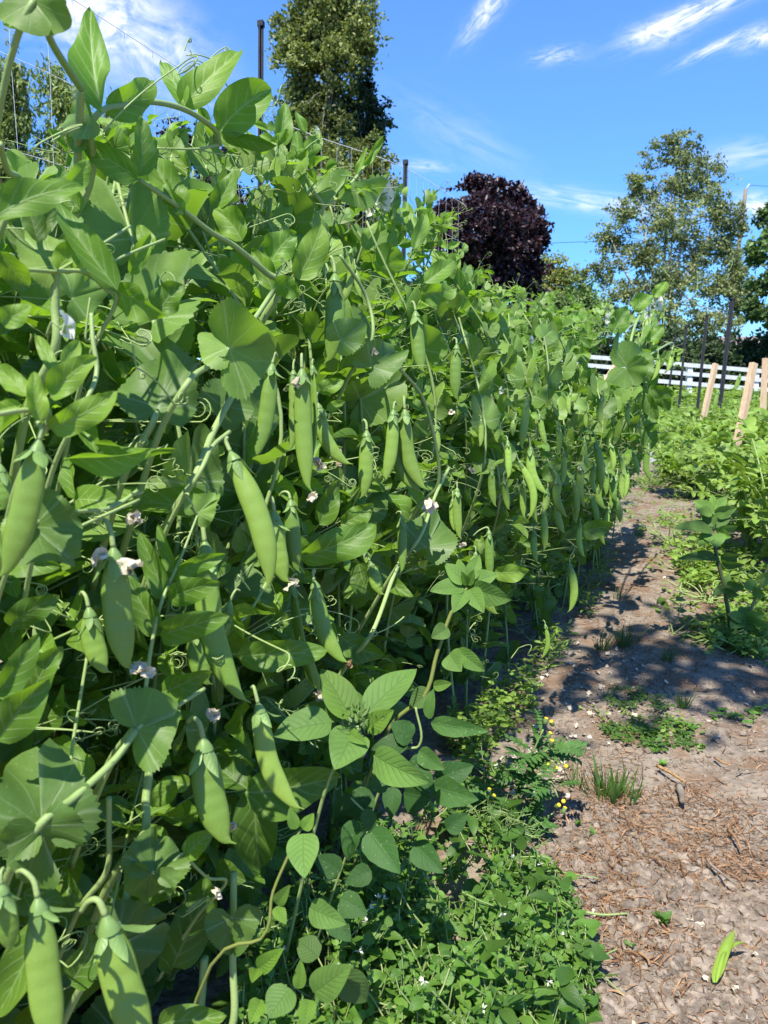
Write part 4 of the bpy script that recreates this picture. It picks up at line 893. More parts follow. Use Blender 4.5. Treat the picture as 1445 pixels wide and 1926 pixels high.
    ('leaf', (300, 1300), (400, 1270), 60, .02, .0, 20, .4, .4, .9, .2), ('leaf', (20, 1180), (110, 1120), 60, .03, .0, 10, .4, .3, .7, .1), ('leaf', (330, 1470), (290, 1520), 50, .03, .0, 10, .4, .3, .9, .5), ('leaf', (355, 1480), (300, 1465), 40, .03, .0, 10, .4, .3, .9, .8),
    # far end
    ('fan', (1180, 690), (1215, 652), 92, -.03, .0, 0, .3, .3, .95, .1), ('fan', (1178, 692), (1200, 725), 84, -.03, .0, 10, .4, .3, 1.05, .3), ('leaf', (1218, 640), (1250, 612), 26, -.02, .0, 0, .3, .3, 1, .4), ('leaf', (1195, 585), (1226, 552), 32, .0, .0, -10, .4, .3, 1.05, .5), ('leaf', (1228, 560), (1252, 528), 26, .0, .0, 10, .3, .3, 1, .8), ('leaf', (1150, 625), (1185, 580), 44, .02, .0, 0, .3, .3, .9, .1),
    ('leaf', (1225, 735), (1262, 770), 34, -.03, .0, 0, .4, .3, .75, .1), ('leaf', (1220, 730), (1268, 745), 30, -.03, .0, 10, .4, .3, .75, .1), ('leaf', (1215, 740), (1235, 790), 32, -.03, .0, 10, .4, .3, .7, .1), ('leaf', (1210, 840), (1242, 800), 40, -.02, .0, 10, .4, .3, .8, .1), ('leaf', (1240, 825), (1278, 815), 18, -.03, .0, 10, .4, .3, 1, .9), ('leaf', (1220, 812), (1228, 780), 28, -.03, 0, 0, .3, .3, .9, .2),
    ('fan', (640, 640), (690, 600), 70, .08, 0, 0, .3, .3, 1.05, .3), ('fan', (700, 690), (760, 640), 90, .06, .02, 0, .3, .3, .95, .2), ('leaf', (600, 740), (645, 712), 34, .04, .0, 0, .3, .2, 1, .5), ('leaf', (615, 770), (650, 755), 20, .04, .0, 0, .3, .2, 1, .7), ('fan', (800, 1030), (830, 960), 110, .02, .02, 10, .3, .3, .85, .1), ('leaf', (930, 1075), (996, 1076), 36, -.02, .0, 20, .4, .3, 1, .9), ('leaf', (1090, 1000), (1155, 992), 40, -.02, .0, 10, .4, .3, .8, .1), ('leaf', (1020, 900), (1060, 870), 36, .03, .0, 0, .3, .3, .8, .2),
]
for (kind, b_, t_, w_, off, lean, roll, bend, fold, br, ye) in T:
    leaf_part(kind, b_, t_, w_, off=off, lean=lean, roll=roll, bend=bend, fold=fold * rnd(.8, 1.8), wave=rnd(.13, .26), b=br, y=ye)

# stems one can follow in the photograph: pixel path, offsets, width in pixels
for (pth, o0, o1, w0, w1) in [([(66, 0), (95, 75), (128, 130), (152, 165)], .02, .13, 12, 15), ([(152, 165), (148, 250), (140, 330)], .14, .18, 15, 13), ([(168, 240), (175, 300), (165, 360)], .15, .18, 13, 13),
                              ([(178, 222), (230, 198), (290, 192), (352, 208), (402, 242), (414, 272)], .16, .2, 12, 10), ([(414, 272), (370, 280), (296, 279)], .2, .2, 6, 3), ([(484, 233), (520, 268), (562, 314), (590, 362), (606, 395)], .24, .22, 6, 11), ([(262, 338), (340, 392), (395, 435), (440, 462), (500, 512), (530, 540)], .14, .12, 9, 15),
                              ([(352, 722), (392, 688), (432, 655), (475, 605), (515, 545)], .02, .1, 14, 8), ([(605, 395), (640, 370), (664, 341), (690, 308)], .22, .22, 9, 4), ([(285, 800), (292, 770), (290, 740)], .05, .06, 15, 13), ([(365, 900), (400, 815), (440, 740), (465, 700)], .03, .06, 15, 12), ([(375, 890), (400, 840), (432, 812)], .0, .02, 9, 8),
                              ([(262, 1345), (285, 1215), (305, 1130), (340, 1050), (372, 968)], -.005, .0, 11, 4), ([(75, 1552), (140, 1500), (215, 1430), (258, 1372)], -.01, -.01, 19, 13), ([(258, 1372), (330, 1330), (385, 1295)], -.01, -.015, 10, 7), ([(-10, 510), (55, 508), (105, 512)], .04, .05, 7, 8), ([(105, 512), (175, 505), (260, 470), (310, 450)], .05, .06, 6, 5), ([(108, 510), (160, 512), (200, 545), (218, 570)], .04, .03, 8, 9),
                              ([(112, 508), (175, 470), (245, 425)], .04, .06, 6, 5), ([(102, 660), (104, 580), (103, 500)], .06, .06, 17, 16), ([(60, 992), (130, 965), (210, 955), (260, 922)], -.01, .0, 10, 7), ([(160, 760), (182, 700), (175, 640), (172, 590)], -.01, .0, 10, 8), ([(437, 1930), (438, 1800), (440, 1640)], -.01, .0, 17, 13), ([(270, 1570), (275, 1500), (285, 1420)], .02, .03, 18, 16),
                              ([(200, 1800), (235, 1700), (250, 1610)], .03, .04, 15, 15), ([(385, 1800), (378, 1900), (372, 1940)], .03, .03, 15, 15), ([(-10, 780), (50, 772), (92, 786)], -.03, -.03, 10, 12), ([(345, 1606), (390, 1650), (425, 1660)], -.005, -.01, 5, 7), ([(345, 1608), (300, 1640), (286, 1640)], -.004, .0, 6, 7), ([(0, 270), (14, 320), (36, 352)], .05, .08, 12, 13),
                              ([(0, 1070), (60, 1040), (130, 1000), (262, 940)], .03, .03, 8, 6), ([(400, 1230), (430, 1190), (470, 1150), (505, 1090)], .05, .06, 7, 6), ([(1180, 690), (1215, 672), (1262, 645), (1265, 658)], -.03, -.04, 4, 4), ([(1180, 692), (1187, 640), (1200, 600), (1226, 560)], -.03, .0, 6, 4), ([(700, 1190), (742, 1080), (780, 1000), (800, 960)], .02, .05, 9, 7), ([(790, 1010), (820, 930), (845, 880)], .02, .05, 7, 6), ([(205, 1500), (205, 1560), (200, 1640)], .03, .04, 11, 11), ([(120, 1500), (140, 1380), (165, 1230)], .02, .03, 7, 6), ([(640, 480), (690, 560), (700, 640)], .1, .08, 6, 8), ([(750, 690), (800, 760), (826, 900)], .05, .04, 6, 7)]:
    P = [D(a, b, rowdepth(a, b, o0 + (o1 - o0) * i / (len(pth) - 1))) for i, (a, b) in enumerate(pth)]
    if max(w0, w1) >= 6.5 and len(pth) > 1:
        if P[0][2] < P[-1][2]: P = [P[0] + NI * .09 - UP * .13 + TD * .02, P[0] + NI * .03 - UP * .04] + P
        else: P = P + [P[-1] + NI * .03 - UP * .04, P[-1] + NI * .09 - UP * .13 + TD * .02]
    n = 8 * len(P); pts = spline(P, n); dep = proj(pts)[2]
    mb = MB(); tube(mb, pts, np.linspace(w0, w1, n) / F * dep * .5, 10, 0, (1.1, rnd(.3, 1), 0)); mb.build('stem', M['stem'], plant_at(P[-1]))

# tendrils in front of the sky and leaves: hooked onto the foliage of the nearest plants
for (a, b, off, L) in [((348, 95), (352, 62), .2, .02), ((395, 110), (345, 90), .2, .05), ((395, 112), (424, 76), .2, .04), ((430, 165), (395, 110), .2, .06), ((195, 248), (290, 130), .15, .16), ((360, 275), (400, 140), .2, .14), ((430, 250), (508, 148), .2, .12), ((155, 235), (110, 232), .14, .05), ((155, 235), (80, 255), .13, .09), ((150, 240), (115, 250), .14, .06),
                       ((355, 278), (400, 305), .2, .06), ((360, 278), (440, 300), .2, .08), ((560, 300), (590, 245), .25, .04), ((500, 350), (545, 320), .2, .06), ((500, 360), (540, 340), .2, .05), ((170, 560), (160, 620), .03, .05), ((520, 520), (535, 490), .1, .05), ((370, 965), (355, 930), .0, .03), ((372, 965), (415, 950), .0, .035), ((735, 470), (770, 450), .2, .05), ((900, 560), (930, 525), .2, .05), ((1225, 640), (1262, 625), -.02, .06), ((1225, 640), (1280, 605), -.02, .07), ((760, 1160), (720, 1200), .0, .07), ((960, 1240), (990, 1200), -.02, .08), ((970, 1250), (985, 1290), -.02, .06), ((880, 1190), (890, 1170), -.01, .04), ((250, 650), (255, 700), .03, .05), ((255, 690), (320, 720), .02, .07), ((720, 1745), (718, 1800), .0, .06), ((640, 330), (690, 330), .2, .05), ((470, 1110), (450, 1080), .03, .04), ((560, 1345), (530, 1320), .03, .04), ((990, 575), (970, 550), .15, .05), ((1110, 590), (1085, 560), .1, .05), ((270, 925), (190, 950), .0, .05)]:
    B = D(*a, rowdepth(*a, off)); T_ = D(*b, rowdepth(*b, off)); pl = plant_at(B); mb = MB()
    tendril(mb, B, T_ - B, np.linalg.norm(T_ - B) * 1.5, .0007, n=48, sides=5); mb.build('tendril', [M['stem']] * 3, pl)

# ------------------------------------------------------------------ pods
def loft_pod(mb, A, B, W, bow, face, th=.5, seeds=7, flat=0.0, tint=(1, .4, 0)):
    """pod from A (stalk end) to B (beak); bow bends it sideways, face is the direction its flat side looks at"""
    ax = B - A; L = np.linalg.norm(ax); ax /= L
    n = unit(face - ax * (face @ ax)); x = np.cross(ax, n)
    K, S = 34, 16; u = np.linspace(0, 1, K)
    body = np.clip(np.sin(np.pi * np.clip((u + .02) * .5 / .22, 0, .5)), 0, 1) * .999
    w_ = np.minimum(.26 + .74 * np.sin(np.pi * .5 * np.clip(u / .34, 0, 1)) ** .9, np.sin(np.pi * .5 * np.clip((1.0 - u) / .40, 0, 1)) ** .85)
    w_ = np.where(u > .965, .10 * (1 - (u - .965) / .035 * .6), np.maximum(w_, .1))
    se = np.clip(np.sin(np.pi * np.clip((u - .08) / .8, 0, 1)), 0, 1) ** .5
    t_ = w_ * (th + .022 * se * np.cos(2 * np.pi * seeds * u + rnd(0, 6)) * (1 - flat))
    cen = A + ax * (L * u)[:, None] + x * (bow * L * np.sin(np.pi * u ** 1.15))[:, None] + n * (rnd(-.03, .03) * L * np.sin(np.pi * u))[:, None]
    hook = np.clip((u - .9) / .1, 0, 1) ** 2; cen += x * (hook * W * -np.sign(bow + 1e-6) * .25)[:, None]
    tg = np.gradient(cen, axis=0); tg /= np.linalg.norm(tg, axis=1, keepdims=True); xx = np.cross(tg, n); xx /= np.linalg.norm(xx, axis=1, keepdims=True); xx *= np.sign((xx * x).sum(1, keepdims=True)); nn = np.cross(xx, tg)
    a = np.linspace(0, 2 * np.pi, S, endpoint=False)
    ca, sa = np.cos(a), np.sin(a); ca2 = np.sign(ca) * np.abs(ca) ** .9; sa2 = np.sign(sa) * np.abs(sa) ** 1.12
    V = cen[:, None] + xx[:, None] * (ca2[None] * (w_ * W * .5)[:, None])[..., None] + nn[:, None] * (sa2[None] * (t_ * W * .5)[:, None])[..., None]
    i = np.arange(K - 1)[:, None]; j = np.arange(S)[None]; j2 = (j + 1) % S
    q = np.stack([i * S + j, i * S + j2, (i + 1) * S + j2, (i + 1) * S + j], -1).reshape(-1, 4)
    uv = np.stack([np.broadcast_to(u[:, None], (K, S)), np.broadcast_to((a / 6.2832)[None], (K, S))], -1)
    mb.add(V, q, uv, tint)
    return cen, tg
def crumple(mb, c, r, n=9):
    """crumpled little sheets"""
    for _ in range(max(3, n // 2)):
        d = unit(rv() - UP * .6); e = unit(np.cross(d, rv())); f = np.cross(d, e); p = c + rv(r * .22); ph = rnd(0, 6.28); G_ = np.linspace(-1, 1, 5)
        g = [p + d * r * (a * .9 + .3) + e * r * b * .6 * (1 - .25 * a * a) + f * r * (.28 * math.sin(2.6 * a + 3.1 * b + ph) + .3 * b * b * rnd(.7, 1.3)) for a in G_ for b in G_]
        i = np.arange(4)[:, None]; j = np.arange(4)[None]
        mb.add(g, np.stack([i * 5 + j, i * 5 + j + 1, (i + 1) * 5 + j + 1, (i + 1) * 5 + j], -1).reshape(-1, 4), None, (rnd(.75, 1.1),) * 3)
def calyx_at(mb, A, ax, W, flare=.5):
    """cap and five sepals sitting on the stalk end of a pod"""
    ax = unit(ax); x = unit(np.cross(ax, [.3, .2, .9])); y = np.cross(ax, x)
    a = np.linspace(0, 2 * np.pi, 12, endpoint=False); prof = [(-.30, .09), (-.20, .14), (-.05, .24), (.16, .36), (.32, .40)]
    V = np.array([[A + ax * h * W + (x * math.cos(k) + y * math.sin(k)) * r * W for k in a] for h, r in prof])
    i = np.arange(4)[:, None]; j = np.arange(12)[None]; j2 = (j + 1) % 12
    mb.add(V, np.stack([i * 12 + j, i * 12 + j2, (i + 1) * 12 + j2, (i + 1) * 12 + j], -1).reshape(-1, 4), np.full((60, 2), .4), (1, .5, 0))
    lv = Leaves(); a0 = rnd(0, 6.28)
    for k in range(5):
        an = a0 + k * 1.2566; r = x * math.cos(an) + y * math.sin(an); L = W * rnd(.9, 1.5)
        lv.blade(A + ax * W * .18 + r * W * .30, unit(ax + r * rnd(.05, flare * 1.5)), r, L, L * .5, rnd(-.8, .4), rnd(-.5, -.1), .05, (rnd(.85, 1.1), rnd(.2, .9), 0), 'ovate', 0)
    lv.flush(mb, 7, 5)
def pod(top, tip, wpx, off=.0, bow=.03, roll=0., end=None, stalk=None, th=.42, lean=0., flare=.5, wilt=None, pl=None, y=None, hide_stalk=False, name='pea_pod', b=1.0):
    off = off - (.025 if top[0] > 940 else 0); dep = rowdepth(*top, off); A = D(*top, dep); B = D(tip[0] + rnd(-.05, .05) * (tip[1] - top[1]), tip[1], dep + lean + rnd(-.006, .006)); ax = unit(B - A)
    v = TOCAM(A); x = np.cross(ax, v); a = R(roll); face = v * math.cos(a) + x * math.sin(a); W = wpx / F * dep
    pl = pl or plant_at(A); W *= .93; bow = bow * 1.35 + (rnd(-.02, .02) if top[0] < 940 else rnd(-.07, .09)); roll = roll + rnd(-28, 28)
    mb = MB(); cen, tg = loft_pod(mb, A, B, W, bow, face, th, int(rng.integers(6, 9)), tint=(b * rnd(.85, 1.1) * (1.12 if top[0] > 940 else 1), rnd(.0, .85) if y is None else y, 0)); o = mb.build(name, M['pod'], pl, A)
    o.location = tuple(A - np.array(pl['_o'])); o['_o'] = list(map(float, A))
    mb = MB(); calyx_at(mb, A, tg[0], W * .78, flare)
    if stalk is None: stalk = (rnd(-.6, .35) * wpx, -rnd(.45, .95) * wpx)
    st = D(top[0] + stalk[0], top[1] + stalk[1], dep + .004); c0 = A - tg[0] * W * .2
    tube(mb, spline([c0, c0 - tg[0] * W * .4 + (st - c0) * .15 , st + (c0 - st) * .35 + UP * W * .35, st], 14), np.linspace(W * .10, W * .07, 14), 7, 1, (1, .8, 0))
    c = mb.build('calyx', [M['calyx'], M['stem']], o, A)
    if wilt or end == 'petal':
        mb = MB()
        if wilt: crumple(mb, A + tg[0] * W * .55 + unit(face) * W * .35 + x * W * wilt, W * .33); mb.build('withered_petal', M['withered'], o, A); mb = MB()
        if end == 'petal': crumple(mb, cen[-1] + rv(W * .1), W * .36, 7); mb.build('withered_petal', M['withered'], o, A)
    if end == 'dry':
        mb = MB(); crumple(mb, cen[-1], W * .26, 7); mb.build('dry_tip', M['dry'], o, A)
    return o
PODS = [
    dict(top=(437, 858), tip=(497, 1107), wpx=48, off=-.005, bow=-.03, stalk=(-12, -26), th=.5), dict(top=(214, 1040), tip=(242, 1264), wpx=58, off=-.012, bow=.03, stalk=(-20, -60), end='petal', wilt=-.5, flare=.9), dict(top=(516, 968), tip=(540, 1098), wpx=42, off=.02, bow=.03, end='petal'), dict(top=(547, 945), tip=(560, 1078), wpx=31, off=.02, bow=.02, stalk=(-22, -12)),
    dict(top=(386, 1028), tip=(474, 1326), wpx=52, off=.015, bow=.05, stalk=(-10, -40)), dict(top=(592, 1098), tip=(654, 1250), wpx=36, off=.03, bow=.07, end='dry', stalk=(0, -20)), dict(top=(550, 1105), tip=(596, 1296), wpx=28, off=.045, bow=.02, roll=50, end='petal'), dict(top=(168, 1150), tip=(200, 1268), wpx=44, off=.02, bow=.03),
    dict(top=(72, 838), tip=(4, 1090), wpx=56, off=-.03, bow=-.02, flare=1.0, stalk=(-4, -36)), dict(top=(512, 690), tip=(487, 864), wpx=33, off=.03, bow=-.03, stalk=(10, -20), y=.2), dict(top=(568, 700), tip=(579, 926), wpx=36, off=.02, bow=.0, stalk=(0, -30), wilt=.2, end='petal', y=.5), dict(top=(552, 700), tip=(553, 850), wpx=24, off=.032, bow=-.03), dict(top=(588, 690), tip=(592, 880), wpx=20, off=.03, bow=.0, roll=50),
    dict(top=(598, 762), tip=(660, 876), wpx=28, off=.04, bow=.09), dict(top=(690, 815), tip=(685, 938), wpx=30, off=.03, bow=-.02), dict(top=(740, 775), tip=(727, 910), wpx=26, off=.02, bow=-.03), dict(top=(762, 775), tip=(802, 924), wpx=30, off=.015, bow=.07), dict(top=(742, 800), tip=(789, 928), wpx=28, off=.03, bow=.09),
    dict(top=(630, 522), tip=(618, 684), wpx=40, off=.11, bow=-.02, th=.32, y=.1, b=.92), dict(top=(661, 470), tip=(620, 590), wpx=15, off=.10, bow=-.12, stalk=(-45, 12), flare=1.2, y=1.), dict(top=(364, 338), tip=(359, 415), wpx=22, off=.18, bow=.0), dict(top=(668, 500), tip=(676, 560), wpx=14, off=.13, bow=.0),
    dict(top=(782, 590), tip=(792, 702), wpx=28, off=.08, bow=.02, y=.1), dict(top=(859, 652), tip=(862, 754), wpx=23, off=.04, bow=.0, y=.1), dict(top=(992, 752), tip=(983, 845), wpx=16, off=.0, bow=-.02), dict(top=(998, 842), tip=(1032, 931), wpx=19, off=-.01, bow=.07), dict(top=(977, 868), tip=(998, 976), wpx=15, off=.0, bow=-.08), dict(top=(1006, 915), tip=(1013, 985), wpx=14, off=.0, bow=.03), dict(top=(1046, 900), tip=(1070, 974), wpx=16, off=-.01, bow=.06),
    dict(top=(1044, 945), tip=(1062, 1004), wpx=16, off=.0, bow=.06), dict(top=(1022, 960), tip=(1024, 1036), wpx=15, off=.0, bow=-.05), dict(top=(1030, 920), tip=(1018, 968), wpx=14, off=.01, bow=-.06), dict(top=(1096, 872), tip=(1100, 955), wpx=15, off=-.01, bow=.03, wilt=.3), dict(top=(1088, 940), tip=(1084, 985), wpx=12, off=.0, bow=.0), dict(top=(1122, 832), tip=(1129, 925), wpx=16, off=-.01, bow=.0), dict(top=(1128, 912), tip=(1137, 958), wpx=13, off=.0, bow=.05), dict(top=(1140, 880), tip=(1142, 932), wpx=12, off=.0, bow=.0),
    dict(top=(1160, 895), tip=(1161, 945), wpx=14, off=-.01, bow=.03), dict(top=(1154, 930), tip=(1167, 984), wpx=14, off=-.005, bow=-.05), dict(top=(1172, 885), tip=(1170, 938), wpx=12, off=-.01, bow=.02), dict(top=(1179, 880), tip=(1177, 936), wpx=10, off=.0, bow=.0), dict(top=(1151, 900), tip=(1150, 962), wpx=11, off=.01, bow=-.03), dict(top=(1220, 843), tip=(1222, 904), wpx=12, off=-.03, bow=.03), dict(top=(1072, 1062), tip=(1074, 1152), wpx=16, off=-.02, bow=-.03, stalk=(10, -30)), dict(top=(1091, 985), tip=(1100, 1049), wpx=12, off=-.01, bow=.04),
    dict(top=(1026, 1175), tip=(1020, 1240), wpx=9, off=-.03, bow=-.06), dict(top=(920, 1000), tip=(921, 1092), wpx=18, off=-.02, bow=.0, stalk=(-30, 8)), dict(top=(895, 1040), tip=(893, 1095), wpx=16, off=-.01, bow=.0), dict(top=(906, 1105), tip=(934, 1156), wpx=18, off=-.015, bow=.06), dict(top=(1134, 745), tip=(1130, 800), wpx=13, off=.0, bow=.0, y=.9), dict(top=(938, 790), tip=(935, 832), wpx=14, off=.04, bow=.0), dict(top=(860, 920), tip=(868, 1015), wpx=18, off=.01, bow=.02), dict(top=(852, 940), tip=(856, 1000), wpx=16, off=.02, bow=.0), dict(top=(756, 975), tip=(757, 1078), wpx=19, off=.03, bow=.0),
    dict(top=(1163, 625), tip=(1160, 668), wpx=10, off=-.01, bow=.0), dict(top=(1238, 668), tip=(1228, 716), wpx=9, off=-.03, bow=-.03, y=.9, stalk=(0, -12)), dict(top=(1264, 662), tip=(1254, 700), wpx=9, off=-.04, bow=-.06, y=.9, stalk=(-3, -8), end='petal'), dict(top=(970, 785), tip=(966, 820), wpx=12, off=.02, bow=.0), dict(top=(383, 1398), tip=(430, 1592), wpx=62, off=-.02, bow=.03, stalk=(-30, -40), flare=.8, th=.4), dict(top=(487, 1330), tip=(564, 1526), wpx=42, off=-.02, bow=.07, stalk=(-14, -36), y=1., b=1.1),
    dict(top=(202, 1735), tip=(290, 1985), wpx=76, off=-.03, bow=.03, stalk=(-50, -20), flare=.7), dict(top=(72, 1700), tip=(110, 1990), wpx=64, off=-.05, bow=.02, stalk=(-40, -60), flare=1.), dict(top=(4, 1670), tip=(20, 1790), wpx=44, off=-.05, bow=.0), dict(top=(432, 1135), tip=(420, 1200), wpx=28, off=.02, bow=.03, flare=1.0, stalk=(20, -24)), dict(top=(697, 1060), tip=(718, 1120), wpx=26, off=.05, bow=.03), dict(top=(575, 1230), tip=(600, 1300), wpx=26, off=.05, bow=.03), dict(top=(365, 1190), tip=(395, 1290), wpx=40, off=.05, bow=.03), dict(top=(650, 1040), tip=(655, 1075), wpx=16, off=.06, bow=.0),
    dict(top=(0, 880), tip=(5, 960), wpx=40, off=.03, bow=.0), dict(top=(1075, 735), tip=(1071, 780), wpx=10, off=.02, bow=.0), dict(top=(905, 790), tip=(903, 840), wpx=11, off=.05, bow=.0), dict(top=(820, 800), tip=(824, 850), wpx=13, off=.06, bow=.0), dict(top=(1010, 700), tip=(1008, 745), wpx=11, off=.04, bow=.0), dict(top=(1183, 760), tip=(1185, 800), wpx=10, off=.0, bow=.0), dict(top=(948, 900), tip=(955, 960), wpx=13, off=.04, bow=.03), dict(top=(1105, 770), tip=(1102, 805), wpx=9, off=.02, bow=.0)]
for x, y, L, w_ in [(985, 905, 70, 13), (1035, 875, 70, 13), (1060, 850, 62, 12), (1080, 905, 70, 13), (1110, 930, 62, 12), (1118, 875, 56, 11), (1148, 835, 52, 11), (1165, 855, 48, 10), (1190, 850, 46, 10), (1015, 780, 60, 12), (1048, 800, 56, 11), (1100, 830, 50, 11), (1145, 955, 44, 11), (955, 830, 70, 14), (925, 880, 74, 15), (1130, 985, 40, 10), (1005, 1000, 60, 13)]: PODS.append(dict(top=(x, y), tip=(x + int(rnd(-3, 14)), y + L), wpx=w_, off=.0, bow=rnd(-.06, .08)))
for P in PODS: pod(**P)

# flowers and spent blooms
def flower(px, off, wpx, tilt=0., pl=None, dirx=1):
    dep = rowdepth(*px, off); c = D(*px, dep); W = wpx / F * dep; pl = pl or plant_at(c)
    v = TOCAM(c); x = unit(np.cross(UP, v)) * dirx; f = unit(x * .75 + v * .5 - UP * .25)
    sd = unit(np.cross(f, UP)); up = np.cross(sd, f)
    mb = MB(); lv = Leaves()
    for k in (-1, 1): lv.fan(c, unit(up + f * .1), unit(f + sd * k * .3 + up * .2), W * .62, k, .25, .5, .12, (1, 0, 0), 0, 1.15)      # standard petal
    for k in (-1, 1): lv.blade(c, unit(f * .8 - up * .45 + sd * k * .3), unit(sd * k + up * .3), W * .55, W * .42, .4, .5, .12, (1, 0, 0), 'ovate')   # wings
    lv.blade(c, unit(f * .6 - up * .6), up, W * .35, W * .2, .3, .9, .05, (.9, 0, 0), 'ovate'); lv.flush(mb, 9, 7, 20, 6, teeth=False)
    o = mb.build('flower', M['petal'], pl, c); o.location = tuple(c - np.array(pl['_o'])); o['_o'] = list(map(float, c))
    mb = MB(); calyx_at(mb, c - f * W * .12, f, W * .34, .4); tube(mb, spline([c - f * W * .2, c - f * W * .5 + UP * W * .1, c - f * W * .8 - UP * W * .5], 8), W * .04, 6, 1, (1, .8, 0)); mb.build('calyx', [M['calyx'], M['stem']], o, c)
for a in [((715, 372), .2, 62, 0, None, 1), ((700, 392), .2, 40, 0, None, -1), ((1236, 572), -.005, 30, 0, None, 1), ((1222, 588), .0, 26, 0, None, -1), ((1146, 600), .02, 20, 0, None, -1), ((120, 618), -.01, 50, 0, None, 1), ((594, 246), .25, 16, 0, None, 1), ((1172, 600), .02, 16, 0, None, 1), ((998, 640), .06, 15, 0, None, 1), ((945, 735), .04, 16, 0, None, -1)]: flower(*a)
wl = {}
for (px, py, off, w_) in [(248, 972, -.015, 30), (190, 1045, -.015, 30), (402, 1345, -.02, 28), (440, 1553, -.02, 20), (410, 1680, -.02, 20), (597, 870, .015, 24), (808, 950, .0, 26), (490, 970, .03, 20), (596, 1308, .04, 18), (850, 775, .04, 11), (700, 660, .06, 18), (980, 880, .0, 10), (1085, 912, -.01, 14), (1008, 968, -.01, 10), (890, 885, .02, 12), (872, 1025, .0, 12)]:
    c = ROW(px, py, off); pl = plant_at(c); d_ = rowdepth(px, py, off)
    mb = MB(); crumple(mb, c, w_ / F * d_ * .5, 8); mb.build('withered_bloom', M['withered'], pl)
#@@PART4
# ------------------------------------------------------------------ weeds at the foot of the row
def depth_of(px, py, off): return rowdepth(px, py, off)
def pigweed(root_px, crown_px, off, label, leaves, stem_px, wpx, mat='redstem', kind='pig', cat='weed', name='pigweed', dep=None, group=None, bright=1.0):
    dep = depth_of(*crown_px, off) if dep is None else dep
    base = D(*root_px, dep); base[2] = 0
    w_ = thing(name, base, label, cat, group)
    pts = [D(*p, dep) for p in stem_px]
    if pts[-1][2] > .02: pts[-1] = pts[-1] + NI * .04 * (dep < 1.2); e = pts[-1] + NI * .07 * (dep < 1.2); e[2] = 0; pts.append(e)
    mb = MB(); P = spline(pts, 24); tube(mb, P, np.linspace(wpx * .35, wpx * .5, 24) / F * dep, 8, 0, (1, .5, 0)); mb.build('stem', M[mat], w_)
    for (b, t_, ww, roll, lean, bend, br, ye) in leaves:
        o = leaf_part(kind, b, t_, ww, depth=dep - .004 * rng.random(), lean=lean, roll=roll, bend=bend, fold=.25, wave=.04, b=br * bright, y=ye, pl=w_)
    return w_, dep
w1, dp = pigweed((700, 1640), (672, 1358), -.055, 'pigweed with ribbed oval leaves round a bristly green tip, in front of the peas',
    [((662, 1352), (604, 1261), 64, 20, .02, .3, .85, .8), ((691, 1342), (781, 1259), 62, -30, .03, .3, 1.1, .2), ((624, 1360), (516, 1384), 62, 30, -.01, .5, 1.1, .0), ((669, 1376), (630, 1446), 78, 10, -.03, .4, 1.15, .1), ((688, 1371), (740, 1336), 42, 0, -.01, .3, .9, 1.), ((704, 1419), (808, 1472), 62, 25, -.03, .6, 1.2, .2), ((650, 1375), (690, 1400), 26, 0, -.02, .3, 1, .6), ((640, 1350), (575, 1330), 40, 10, .03, .3, .8, .1), ((672, 1350), (668, 1300), 44, 0, .03, .3, .8, .1)], [(672, 1365), (684, 1420), (700, 1500)], 8, 'stem')
lv = Leaves(); mb = MB()
for _ in range(60):
    c = D(677, 1356, dp - .008) + rv(.006) * np.array([1, .6, 1.2]); lv.blade(c, unit(UP * .6 + rv(.7)), rv(), rnd(.004, .009), rnd(.0018, .003), .2, .2, .05, (rnd(.6, 1.1), rnd(.2, 1), 0), 'ovate', 0)
lv.flush(mb, 4, 3); mb.build('flower_spike', M['seed'], w1)
w2, dp2 = pigweed((800, 1400), (878, 1098), -.03, 'pigweed with a reddish stem whose leafy top stands before the paired slim pods',
    [((876, 1098), (838, 1060), 34, 20, .01, .3, 1.15, .3), ((872, 1104), (810, 1112), 34, 30, -.01, .5, 1.05, .2), ((876, 1110), (852, 1152), 36, 10, -.03, .5, 1.1, .2), ((884, 1108), (910, 1152), 36, 0, -.03, .4, 1.1, .2), ((888, 1104), (962, 1128), 46, 25, -.02, .5, 1.0, .1), ((888, 1095), (936, 1080), 34, -20, .0, .4, 1.1, .4), ((882, 1092), (902, 1045), 30, 0, .02, .3, 1., .5), ((872, 1094), (862, 1052), 24, 0, .02, .3, .95, .6), ((880, 1100), (892, 1072), 18, 0, -.01, .2, 1, 1.), ((880, 1100), (868, 1075), 16, 0, -.01, .2, 1, 1.),
     ((842, 1180), (812, 1200), 34, 0, -.01, .4, .9, .1), ((845, 1230), (868, 1262), 46, 10, -.02, .4, 1.15, .1), ((860, 1222), (912, 1262), 36, 20, -.01, .4, 1.2, .2), ((815, 1290), (850, 1285), 22, 10, -.01, .3, 1, .5), ((810, 1300), (770, 1330), 40, 10, 0, .3, .8, .1)], [(878, 1105), (850, 1150), (822, 1230), (798, 1310), (785, 1400)], 9)
